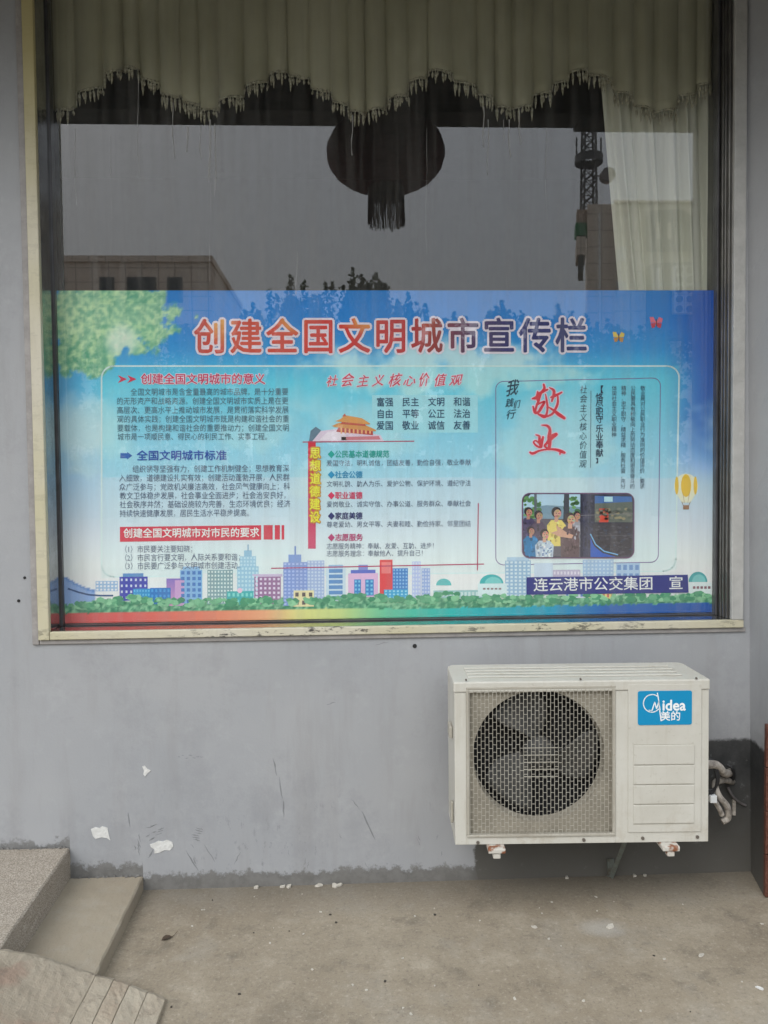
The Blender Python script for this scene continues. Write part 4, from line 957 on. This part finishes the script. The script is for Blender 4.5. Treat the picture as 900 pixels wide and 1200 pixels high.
# recess lip around the grille
b = MB(); t_ = .009
b.box(gx0, gx1, -.0045, .012, gz1-t_, gz1); b.box(gx0, gx1, -.0045, .012, gz0, gz0+t_); b.box(gx0, gx0+t_, -.0044, .012, gz0+t_+.0001, gz1-t_-.0001); b.box(gx1-t_, gx1, -.0044, .012, gz0+t_+.0001, gz1-t_-.0001)
b.build('grille_surround', M_grub, ac, bevel=.002)
# fan
fan = MB(); fan.lathe([(0, -.028), (.030, -.026), (.045, -.018), (.052, .0), (.052, .045), (0, .045)], n=28)
fh = fan.build('fan', M_fan, ac, smooth=True); fh.rotation_euler = (R(90), 0, 0); fh.location = (cx+.008, .075, cz-.0)
for a0 in (96, 216, 336):
    b = MB(); nr, na = 9, 12
    for i in range(nr+1):
        r_ = .045+(rr-.016-.045)*i/nr
        wid = R(44+22*math.sin(math.pi*min(1, i/nr*.9)))
        for j in range(na+1):
            f = j/na-.5; a = R(a0)+f*wid+.35*(i/nr)
            b.v.append((r_*math.cos(a), r_*math.sin(a), .045*f*(1.0-.3*i/nr)+.012*(f*f)))
    for i in range(nr):
        for j in range(na): a_ = i*(na+1)+j; b.f.append((a_, a_+1, a_+na+2, a_+na+1))
    o = b.build('fan_blade', M_fan, fh, smooth=True); s_ = o.modifiers.new('s', 'SOLIDIFY'); s_.thickness = .003
# grille wires
wx0, wx1, wz0, wz1 = gx0+.0105, gx1-.0105, gz0+.0105, gz1-.0105
b = MB(); NV = 38; px_ = (wx1-wx0)/(NV-1); hw = .0007; pz = .0245
for i in range(NV):
    x = wx0+i*px_; b.box(x-hw, x+hw, -.0035, -.0012, wz0, wz1)
for i in range(NV-1):
    x = wx0+i*px_; z = wz0+pz*(.5 if i % 2 else 1.0)
    while z < wz1-.004: b.box(x+hw, x+px_-hw, -.0032, -.0014, z-.0006, z+.0006); z += pz
b.build('wire_grille', M_grub, ac)
b = MB()
for k_ in range(5): z = cz+.034-.0235*k_; b.box(cx-.052, cx+.058, -.0046, -.0036, z-.0011, z+.0011)
b.build('hub_guard_wire', M_grub, ac)
# service panel
px0, pz1 = L2(736, 802); px1, pz0 = L2(821, 974)
b = MB(); b.box(px0, px1, -.0035, .0, pz0, pz1); b.build('service_panel', M_en, ac, bevel=.0012)
prev = None
zs = [L2(778, y)[1] for y in (872, 896, 919, 942, 965)]
rx0, rx1 = L2(742, 880)[0], L2(813, 880)[0]
for z1_, z0_ in zip(zs, zs[1:]):
    b = MB(); b.box(rx0, rx1, -.0065, -.0034, z0_+.0028, z1_-.0012); b.build('panel_louvre', M_en, ac, bevel=.0022)
b = MB()
for z_ in zs: b.box(rx0, rx1, -.0038, -.0033, z_-.0008, z_+.0008)
b.build('louvre_joints', M_grub, ac)
# badge
bx0, bz1 = L2(747, 809.5); bx1, bz0 = L2(810, 848.5)
b = MB(); r_ = .007; pts = []
for cx_, cz_, a0 in ((bx1-r_, bz1-r_, 0), (bx0+r_, bz1-r_, 90), (bx0+r_, bz0+r_, 180), (bx1-r_, bz0+r_, 270)):
    pts += [(cx_+r_*math.cos(R(a0+15*j)), cz_+r_*math.sin(R(a0+15*j))) for j in range(7)]
b.prism(pts[::-1], -.0052, -.0034)
M_badge = mat('blue_badge', (.0, .235, .46), .35); badge = b.build('badge', M_badge, ac)
M_bw = mat('badge_white', (.80, .82, .82), .4)
bw, bh = bx1-bx0, bz1-bz0
b = MB()
def btext(s, u0, u1, v0, h, off=.01):
    V, Fs, adv = glyphs(s, 0, 3); xs_ = [v.x for v in V]; lo, hi = min(xs_), max(xs_); i = len(b.v)
    for q, (ox, oz) in enumerate(((0, 0), (1, 0), (-1, 0), (0, 1), (0, -1))):
        i = len(b.v); o_ = off*h*bh*2.2
        for v in V: b.v.append((bx0+bw*(u0+(u1-u0)*(v.x-lo)/(hi-lo))+ox*o_, -.0056-q*.00012, bz1-bh*v0+v.y*h*bh+oz*o_))
        b.f.extend(tuple(i+a for a in f) for f in Fs)
btext('idea', .46, .88, .57, .44, .012); btext('美的', .42, .78, .85, .30, .007)
u = lambda a, c_: (bx0+bw*a, -.0056, bz1-bh*c_)
def stroke(pts, wd):
    for (a, c_), (a2, c2) in zip(pts, pts[1:]):
        dx_, dz_ = (a2-a)*bw, -(c2-c_)*bh; L_ = math.hypot(dx_, dz_) or 1; nx_, nz_ = -dz_/L_*wd/2, dx_/L_*wd/2
        p0, p1 = Vector(u(a, c_)), Vector(u(a2, c2)); q = Vector((nx_, 0, nz_)); e_ = Vector((dx_, 0, dz_))/L_*wd*.3
        b.quad(p0-q-e_, p1-q+e_, p1+q+e_, p0+q-e_)
arc = [(.26+.16*math.cos(R(a)), .36-.26*math.sin(R(a))) for a in range(55, 330, 12)]
stroke(arc, .0034); stroke([(.36, .06), (.385, .3), (.40, .55), (.43, .88)], .0034); stroke([(.26, .57), (.31, .33), (.345, .52), (.385, .32), (.41, .55)], .0036); stroke([(.20, .56), (.26, .57)], .002)
b.build('badge_lettering', M_bw, badge)
for px, py in ((560, 987), (684, 984), (753, 982), (817, 980.5)):
    x, z = L2(px, py); b = MB(); b.tube([(x, -.004, z), (x, .001, z)], .0055, 10); b.build('screw', M_screw, ac)
for px, py in ((546, 796.5), (680, 795.5), (815.5, 794.5)):
    x, z = L2(px, py); b = MB(); b.tube([(x, -.006, z), (x, -.001, z)], .0035, 8); b.build('screw', M_screw, ac)
# feet under the base
for px, m_ in ((581, M_rust), (783, M_rust)):
    x = L2(px, 997)[0]; b = MB(); b.box(x-.028, x+.028, -.030, .05, -.018, -.001); b.build('mounting_foot', m_, ac, bevel=.004)
    b = MB(); b.box(x-.026, x+.026, .18, .26, -.018, -.001); b.build('mounting_foot', m_, ac, bevel=.004)
    b = MB(); b.box(x-.012, x+.012, -.026, -.004, -.036, -.019); b.build('foot_bolt', M_rust, ac, bevel=.003)
# side cable pipe boss on the left and grip on the right
b = MB(); b.box(-.009, -.001, .05, .07, .05, .12); b.build('side_clip', M_grub, ac, bevel=.003); b = MB(); b.box(-.012, -.001, .06, .12, .33, .37); b.build('side_handle', M_grub, ac, bevel=.003)
b = MB(); b.box(W_+.001, W_+.022, .14, .20, .13, .20); b.build('valve_cover', M_en, ac, bevel=.004)
# wall brackets carrying the unit
M_brkt = mat('galvanised_bracket', (.17, .19, .17), .6, metal=.2, col2=(.10, .075, .05), scale=30, thr=(.45, .7))
xl = at(581, 1000, -.33).x; xr_ = at(783, 1000, -.33).x
for i, (xx, lab) in enumerate(((at(720, 1000, -.1).x, 'grey steel bracket with diagonal arm under the middle of the outdoor unit'), (xl, 'steel shelf bracket under the left foot of the outdoor unit'), (xr_+.0, 'steel shelf bracket under the right foot of the outdoor unit'))):
    br = empty('wall_bracket', (xx, 0, .25)); tag(br, lab, 'bracket', 'steel wall brackets under the outdoor unit')
    if i == 0:
        b = MB(); q0_ = at(717, 1027, -.02)-br.location; q1_ = at(733, 985, -.14)-br.location; b.tube([q0_, q1_], .010, 4); b.build('strut', M_brkt, br)
        b = MB(); b.box(q0_.x-.012, q0_.x+.012, -.010, -.001, q0_.z-.01, q0_.z+.06); b.build('wall_plate', M_brkt, br, bevel=.001)
        b = MB(); b.box(.010, .034, -.26, -.002, .020, .029); b.build('arm', M_brkt, br)
    else:
        b = MB(); b.box(-.016, .016, -.33, -.002, .0255, .0300-.0005); b.build('arm', M_brkt, br)
        b = MB(); b.box(-.016, .016, -.006, -.0008, -.02, .0250); b.build('wall_plate', M_brkt, br)
# pipes and cables at the right
M_insul = mat('dirty_pipe_wrap', (.16, .14, .125), .85, col2=(.46, .42, .37), thr=(.35, .6), scale=22, bump=.8, bscale=60)
M_insul2 = mat('dark_pipe_foam', (.12, .11, .11), .85, var=.25, scale=30)
pipe = empty('refrigerant_pipes', (1.24, 0, .42)); tag(pipe, 'tangle of wrapped pale pipes and black cable beside the outdoor unit', 'pipes')
po = Vector(pipe.location)
def P3(px, py, y): return at(px, py, y)-po
def spl(pts, n=8):
    pts = [Vector(p) for p in pts]; out_ = []
    Q = [pts[0]]+pts+[pts[-1]]
    for i in range(1, len(Q)-2):
        for s_ in range(n):
            t1 = s_/n; out_.append(.5*((2*Q[i])+(-Q[i-1]+Q[i+1])*t1+(2*Q[i-1]-5*Q[i]+4*Q[i+1]-Q[i+2])*t1**2+(-Q[i-1]+3*Q[i]-3*Q[i+1]+Q[i+2])*t1**3))
    out_.append(pts[-1]); return out_
b = MB(); b.tube(spl([P3(815, 898, -.17), P3(838, 896, -.17), P3(849, 906, -.12), P3(856, 905, .0)]), .0145, 12); b.build('wrapped_pipe', M_insul, pipe, smooth=True)
b = MB(); b.tube(spl([P3(858, 916, .0), P3(848, 914, -.08), P3(838, 918, -.12), P3(842, 932, -.14), P3(852, 945, -.13), P3(853, 958, -.12), P3(846, 963, -.12)]), .0115, 12); b.build('wrapped_pipe', M_insul, pipe, smooth=True)
b = MB(); b.tube(spl([P3(815, 930, -.15), P3(834, 936, -.15), P3(842, 946, -.14), P3(846, 955, -.13)]), .009, 10); b.build('drain_hose', M_insul, pipe, smooth=True)
for dx in (0, 3.5, 7):
    b = MB(); b.tube(spl([P3(822+dx*.4, 880+dx, -.15), P3(833+dx*.6, 893, -.17), P3(840+dx*.3, 912, -.17), P3(836+dx*.2, 928-dx*.6, -.16), P3(824, 934-dx, -.15)]), .0042, 8); b.build('cable', M_dark, pipe, smooth=True)
b = MB(); b.tube(spl([P3(851, 896, -.05), P3(858, 900, -.06), P3(860, 910, -.04), P3(855, 915, -.02), P3(850, 908, -.02)]), .006, 8); b.build('cable', M_dark, pipe, smooth=True)
b = MB(); b.tube(spl([P3(853, 922, -.02), P3(858, 932, -.02), P3(866, 940, -.008), P3(874, 944, -.004)]), .005, 6); b.build('cable', M_insul2, pipe, smooth=True)
b = MB(); q = P3(860, 946, -.004); b.box(q.x-.006, q.x+.006, q.y-.003, q.y+.003, q.z-.03, q.z+.03); b.build('tape_end', M_insul, pipe)
b = MB(); q = P3(835, 936, -.16); b.box(q.x-.012, q.x+.012, q.y-.01, q.y+.01, q.z-.012, q.z+.014); b.build('pipe_clip', M_bw, pipe, bevel=.002)

# ------------------------------------------------------------------ lantern under the porch beam
LY = (YB0+YB1)/2; LC = far(452, 180, LY); LW = (far(522, 178, LY).x-far(383, 178, LY).x)/2
lan = empty('hanging_lantern', LC); tag(lan, 'round red palace lantern with tassel hanging from the porch beam, mirrored in the window', 'lantern')
M_red = mat('red_lantern_silk', (.10, .008, .008), .7, var=.15); M_gold = mat('gold_trim', (.10, .05, .01), .5); M_tas = mat('red_tassel', (.06, .006, .006), .8)
b = MB(); HH = LC.z-far(452, 222, LY).z; nb = 24*4; prof_ = []
rows = 20
for i in range(rows+1):
    a = R(-82+164*i/rows); 
    for j in range(nb):
        t_ = 2*math.pi*j/nb; r_ = LW*math.cos(a)**.8*(1-.018*abs(math.cos(t_*12))); b.v.append((r_*math.cos(t_), r_*math.sin(t_), HH*math.sin(a)))
for i in range(rows):
    for j in range(nb): b.f.append((i*nb+j, i*nb+(j+1) % nb, (i+1)*nb+(j+1) % nb, (i+1)*nb+j))
b.build('silk_body', M_red, lan, smooth=True)
cr = (far(477, 225, LY).x-far(434, 225, LY).x)/2; z0_ = far(452, 232, LY).z-LC.z
b = MB(); b.lathe([(0, z0_), (cr, z0_), (cr, -HH+.02), (0, -HH+.02)], n=32); b.build('bottom_collar', M_gold, lan)
b = MB(); b.lathe([(0, HH-.02), (cr, HH-.02), (cr, HH+.03), (0, HH+.03)], n=32); b.build('top_collar', M_gold, lan)
z1_ = far(452, 264, LY).z-LC.z; b = MB()
for j in range(90):
    t_ = 2*math.pi*j/90+random.uniform(-.03, .03); r_ = cr*.97; zz = z1_+random.uniform(-.01, .02)
    b.tube([(r_*math.cos(t_), r_*math.sin(t_), z0_), (r_*1.02*math.cos(t_), r_*1.02*math.sin(t_), (z0_+zz)/2), (r_*1.03*math.cos(t_+.03), r_*1.03*math.sin(t_+.03), zz)], .0022, 4)
tag(b.build('tassel', M_tas, lan), kind='stuff')
b = MB(); b.tube([(0, 0, HH+.02), (0, 0, max(HH+.05, pB-LC.z+.01))], .006, 6); b.build('cord', M_tas, lan)

# ------------------------------------------------------------------ across the yard, seen mirrored in the glass
def tiles(name, col, mortar, sx, sz):
    M = bpy.data.materials.new(name); M.use_nodes = True; t = M.node_tree; br = t.nodes.new('ShaderNodeTexBrick'); tc = t.nodes.new('ShaderNodeTexCoord')
    mp = t.nodes.new('ShaderNodeMapping'); mp.inputs['Rotation'].default_value = (R(90), 0, 0)
    br.offset = 0; br.inputs['Scale'].default_value = 1; br.inputs['Brick Width'].default_value = sx; br.inputs['Row Height'].default_value = sz; br.inputs['Mortar Size'].default_value = .035
    br.inputs['Color1'].default_value = (*col, 1); br.inputs['Color2'].default_value = (*[v*.93 for v in col], 1); br.inputs['Mortar'].default_value = (*mortar, 1)
    cx_ = t.nodes.new('ShaderNodeCombineXYZ'); sp = t.nodes.new('ShaderNodeSeparateXYZ'); ad = t.nodes.new('ShaderNodeMath')
    t.links.new(tc.outputs['Object'], sp.inputs[0]); t.links.new(sp.outputs[0], ad.inputs[0]); t.links.new(sp.outputs[1], ad.inputs[1]); t.links.new(ad.outputs[0], cx_.inputs[0]); t.links.new(sp.outputs[2], cx_.inputs[1])
    t.links.new(cx_.outputs[0], br.inputs['Vector']); t.links.new(br.outputs[0], t.nodes['Principled BSDF'].inputs['Base Color']); t.nodes['Principled BSDF'].inputs['Roughness'].default_value = .7
    return M
M_tA = tiles('pinkish_wall_tile', (.80, .66, .55), (.38, .30, .25), 1.1, .95); M_tB = tiles('cream_wall_tile', (.86, .80, .66), (.55, .50, .41), 1.3, 1.1)
M_tB2 = tiles('tan_wall_tile', (.78, .66, .55), (.45, .38, .31), 1.3, .9)
M_win = mat('dark_window', (.05, .06, .07), .1); M_gp = mat('grey_panel', (.10, .105, .10), .6, var=.15)
ZA = -50
tl_, tr_ = far(88, 300, ZA), far(247, 300, ZA)
hA = empty('office_block', (tl_.x, ZA, 0)); tag(hA, 'flat roofed office block clad in pinkish tan tiles across the yard', 'building')
b = MB(); b.box(-6, tr_.x-tl_.x, -14, 0, 0, tl_.z-.4); b.build('wall', M_tA, hA)
b = MB(); b.box(-6.2, tr_.x-tl_.x+.12, -14.2, .15, tl_.z-.4, tl_.z); b.build('parapet', M_tA, hA)
for fl in range(5):
    for (pa, pb_) in ((60, 76), (117, 134), (149, 183), (196, 214)):
        xa_, xb_ = far(pa, 330, ZA).x-tl_.x, far(pb_, 330, ZA).x-tl_.x; zt = far(100, 325, ZA).z-3.2*fl
        b = MB(); b.box(xa_, xb_, .0, .10, zt-1.7, zt); f = b.build('window', M_gp, hA)
        b = MB(); b.box(xa_+.12, xb_-.12, .10, .13, zt-1.58, zt-.12); b.build('pane', M_win, f)
ZB = -40
q0 = far(685, 243, ZB); qs = far(718, 240, ZB)
hB = empty('station_block', (q0.x, ZB, 0)); tag(hB, 'cream tiled block with green roof sign and rows of fan units across the yard', 'building')
T0 = Vector((q0.x, ZB, 0))
def bx_(name, x0p, x1p, ytop, ybot_, m_, d0, d1, par=hB, toground=False):
    a, c_ = far(x0p, ytop, ZB), far(x1p, ybot_, ZB); b = MB(); k_ = 1+max(0, -d0)/43*1.02
    b.slab([((a.x)*k_-T0.x, d0), (c_.x*k_-T0.x, d0), (c_.x-T0.x, d1), (a.x-T0.x, d1)], 0 if toground else c_.z, a.z); return b.build(name, m_, par)
bx_('stair_tower', 685, 717, 243, 400, M_tB2, -8, .5, toground=True)
bx_('wall', 717.5, 905, 239, 400, M_tB, -10, 0, toground=True)
bx_('parapet', 717.5, 905, 236, 239, M_tB2, -10.2, .2)
bx_('corner_pier', 698, 699.5, 254, 400, M_bw, .5, .62, toground=True)
M_green = mat('green_sign', (.03, .22, .08), .5); M_pink = mat('sign_cream', (.48, .36, .28), .6)
bx_('sign_board', 673, 686.5, 263, 278, M_green, -.5, .3); bx_('sign_top', 675, 687, 247, 262.5, M_pink, -.4, .2)
bx_('balcony', 674, 684.5, 279, 300, M_tB2, -2, .3); bx_('balcony_base', 677, 683, 300, 318, M_gp, -2, .1)
def poly_(name, pts, m_, d0, d1):
    b = MB(); b.prism([((far(x, y, ZB).x-T0.x), far(x, y, ZB).z) for x, y in pts], d0, d1); return b.build(name, m_, hB)
poly_('stair_hood', [(757, 295), (757, 253), (790, 252), (825, 271), (860, 288), (860, 295)], M_gp, .0, .9)
poly_('lower_hood', [(757, 400), (757, 314), (800, 312), (822, 324), (860, 340), (860, 400)], M_gp, .0, .9)
for x in (762, 774): bx_('window', x, x+4, 268, 286, M_tB, .9, 1.0)
bx_('window', 761, 764.5, 320, 345, M_bw, .9, 1.0)
for i in range(2):
    for j in range(5):
        f = bx_('fan_unit', 779+i*12, 790+i*12, 319+j*11, 329+j*11, M_bw, .95, 1.3)
        a, c_ = far(784.5+i*12, 324+j*11, ZB), far(788.5+i*12, 324, ZB); r_ = c_.x-a.x
        b = MB(); b.tube([(a.x-T0.x, 1.3, a.z), (a.x-T0.x, 1.36, a.z)], r_, 14); b.build('fan_mesh', M_gp, f)
for y in (290, 330): bx_('window', 722, 733, y, y+16, M_bw, 0, .1)
# lattice mast
ZM = -42
mb_, mt = far(690, 247, ZM), far(697, 60, ZM)
mast = empty('radio_mast', (mb_.x, ZM, mb_.z-1.5)); tag(mast, 'steel lattice radio mast with ring platform and drum antenna on the far roof', 'mast')
M_steel = mat('weathered_steel', (.10, .10, .105), .6)
Hm = mt.z-mb_.z+1.5; hwid = .34; b = MB()
cs = [(-1, -1), (1, -1), (1, 1), (-1, 1)]
for sx, sy in cs: b.tube([(sx*hwid*1.15, sy*hwid*1.15, 0), (sx*hwid*.75, sy*hwid*.75, Hm)], .055, 5)
b.build('mast_legs', M_steel, mast)
b = MB(); nseg = int(Hm/.62)
for k_ in range(nseg):
    z0_, z1_ = Hm*k_/nseg, Hm*(k_+1)/nseg; w0 = hwid*(1.15-.4*k_/nseg); w1 = hwid*(1.15-.4*(k_+1)/nseg)
    for i in range(4):
        a, c_ = cs[i], cs[(i+1) % 4]
        b.tube([(a[0]*w0, a[1]*w0, z0_), (c_[0]*w1, c_[1]*w1, z1_)], .028, 4); b.tube([(c_[0]*w0, c_[1]*w0, z0_), (a[0]*w1, a[1]*w1, z1_)], .028, 4); b.tube([(a[0]*w1, a[1]*w1, z1_), (c_[0]*w1, c_[1]*w1, z1_)], .028, 4)
b.build('lattice_bracing', M_steel, mast)
zr = far(694, 192, ZM).z-mast.location.z; b = MB(); b.lathe([(.75, zr), (.8, zr), (.8, zr+.45), (.72, zr+.45)], n=20); b.build('ring_platform', M_steel, mast)
for sx in (-1, 1): 
    b = MB(); b.tube([(sx*.72, 0, zr), (sx*.72, 0, zr+1.5)], .05, 5); b.build('antenna_rod', M_steel, mast)
p = far(710, 208, ZM); b = MB(); b.tube([(p.x-mast.location.x, .0, p.z-mast.location.z), (p.x-mast.location.x, .5, p.z-mast.location.z)], .40, 20); b.tube([(0, .2, p.z-mast.location.z), (p.x-mast.location.x, .2, p.z-mast.location.z)], .05, 5); b.build('drum_antenna', mat('antenna_grey', (.22, .2, .2), .6), mast)
# trees
M_bark = mat('bark', (.09, .07, .05), .9, var=.3, scale=12); 
def leafmat(n_, c1, c2): return mat(n_, c1, .7, col2=c2, scale=1.6, thr=(.35, .65))
LM = [leafmat('dark_leaves', (.035, .065, .025), (.09, .13, .05)), leafmat('mid_leaves', (.05, .085, .03), (.11, .15, .06))]
def tree(px, ytop, yw, wpx, label, conical=.6, mi=0):
    wpx *= 1.5; conical = max(conical, .8); tp_ = far(px, ytop, yw); sc_ = (CAM_D+2*GY-yw)/FPX; rx = wpx*sc_/2
    r0 = empty('tree', (tp_.x, yw, 0)); tag(r0, label, 'tree', 'trees across the yard')
    H = tp_.z; b = MB(); b.tube([(0, 0, 0), (.1, 0, H*.3), (.05, .1, H*.6), (0, 0, H*.93)], [.24, .18, .10, .03], 8)
    limbs = []
    for i in range(12):
        a = random.random()*6.28; z = H*random.uniform(.3, .85); l = rx*(.75-.4*z/H); limbs.append((a, z, l))
        b.tube([(0.03, 0, z), (l*.5*math.cos(a), l*.5*math.sin(a), z+.25*l), (l*math.cos(a), l*math.sin(a), z+.55*l)], [.06, .04, .015], 5)
    b.build('trunk', M_bark, r0)
    b = MB(); n = 0
    for q_ in range(22):
        a = random.random()*6.28; rr_ = 0 if q_ == 0 else rx*(.25+.75*random.random()); lx, ly = rr_*math.cos(a), rr_*math.sin(a)
        zt_ = H*(1-.16*(rr_/rx)**1.2*random.uniform(.6, 1.4)) if q_ else H; ln = random.uniform(.9, 1.8)
        for k_ in range(70):
            f = random.random(); wd_ = .07+.42*f**1.2; p_ = Vector((lx+random.gauss(0, .5)*wd_, ly+random.gauss(0, .5)*wd_, zt_-ln*f))
            s_ = random.uniform(.05, .13); u_ = Vector((random.gauss(0, 1), random.gauss(0, 1), random.gauss(0, 1))).normalized(); v2 = u_.orthogonal().normalized()
            b.quad(p_+u_*s_, p_+v2*s_*.6, p_-u_*s_, p_-v2*s_*.6)
    for c_ in range(170):
        f = random.random()**.6; z = H*(.22+.68*f); rad = rx*(1-.93*f**(2.6-1.6*conical))
        a = random.random()*6.28; q = rad*math.sqrt(random.random()); C = Vector((q*math.cos(a), q*math.sin(a), z)); cr_ = rx*random.uniform(.12, .30)*(1-.62*f)+.06
        for k_ in range(60):
            d = Vector((random.gauss(0, 1), random.gauss(0, 1), random.gauss(0, .8))).normalized()*cr_*random.random()**.65*1.15; p_ = C+d
            s_ = random.uniform(.07, .16); u_ = Vector((random.gauss(0, 1), random.gauss(0, 1), random.gauss(0, 1))).normalized(); v2 = u_.orthogonal().normalized()
            b.quad(p_+u_*s_, p_+v2*s_*.6, p_-u_*s_, p_-v2*s_*.6)
    b.build('crown', LM[mi], r0)
for a in ((341, 322, -28, 62, 'broad dark tree, second from the office block'), (413, 314, -30, 74, 'tallest pointed tree in the row, right of the broad dark one', .8), (440, 320, -31, 46, 'slim tree close beside the tallest pointed one', .7),
          (296, 356, -26, 52, 'low rounded tree nearest the office block', .5, 1), (478, 344, -29, 50, 'medium tree just right of the slim one', .6, 1), (532, 366, -26, 60, 'rounded tree in the middle of the row', .5), (588, 352, -29, 56, 'leafy tree left of the tree by the cream block', .6, 1),
          (654, 356, -27, 70, 'spreading tree in front of the cream block', .5), (712, 374, -25, 60, 'low tree at the right end of the row', .5, 1), (240, 372, -27, 60, 'low tree in front of the office block', .5), (770, 372, -29, 66, 'bushy tree before the cream block fan units', .5), (150, 378, -29, 90, 'wide bushy tree before the office block, far left', .4, 1), (60, 376, -28, 80, 'outermost bushy tree on the left', .4), (372, 362, -24, 50, 'low tree between the broad and the tallest trees', .5, 1), (620, 384, -24, 60, 'short rounded tree in front of the spreading one', .4)):
    tree(*a)
# low yard wall closing the far side
b = MB(); b.box(-30, 30, -33.2, -33, 0, 2.2); o = b.build('yard_wall', mat('yard_wall_render', (.30, .29, .27), .85, var=.2, scale=1)); tag(o, 'long low rendered wall behind the row of trees', 'wall')
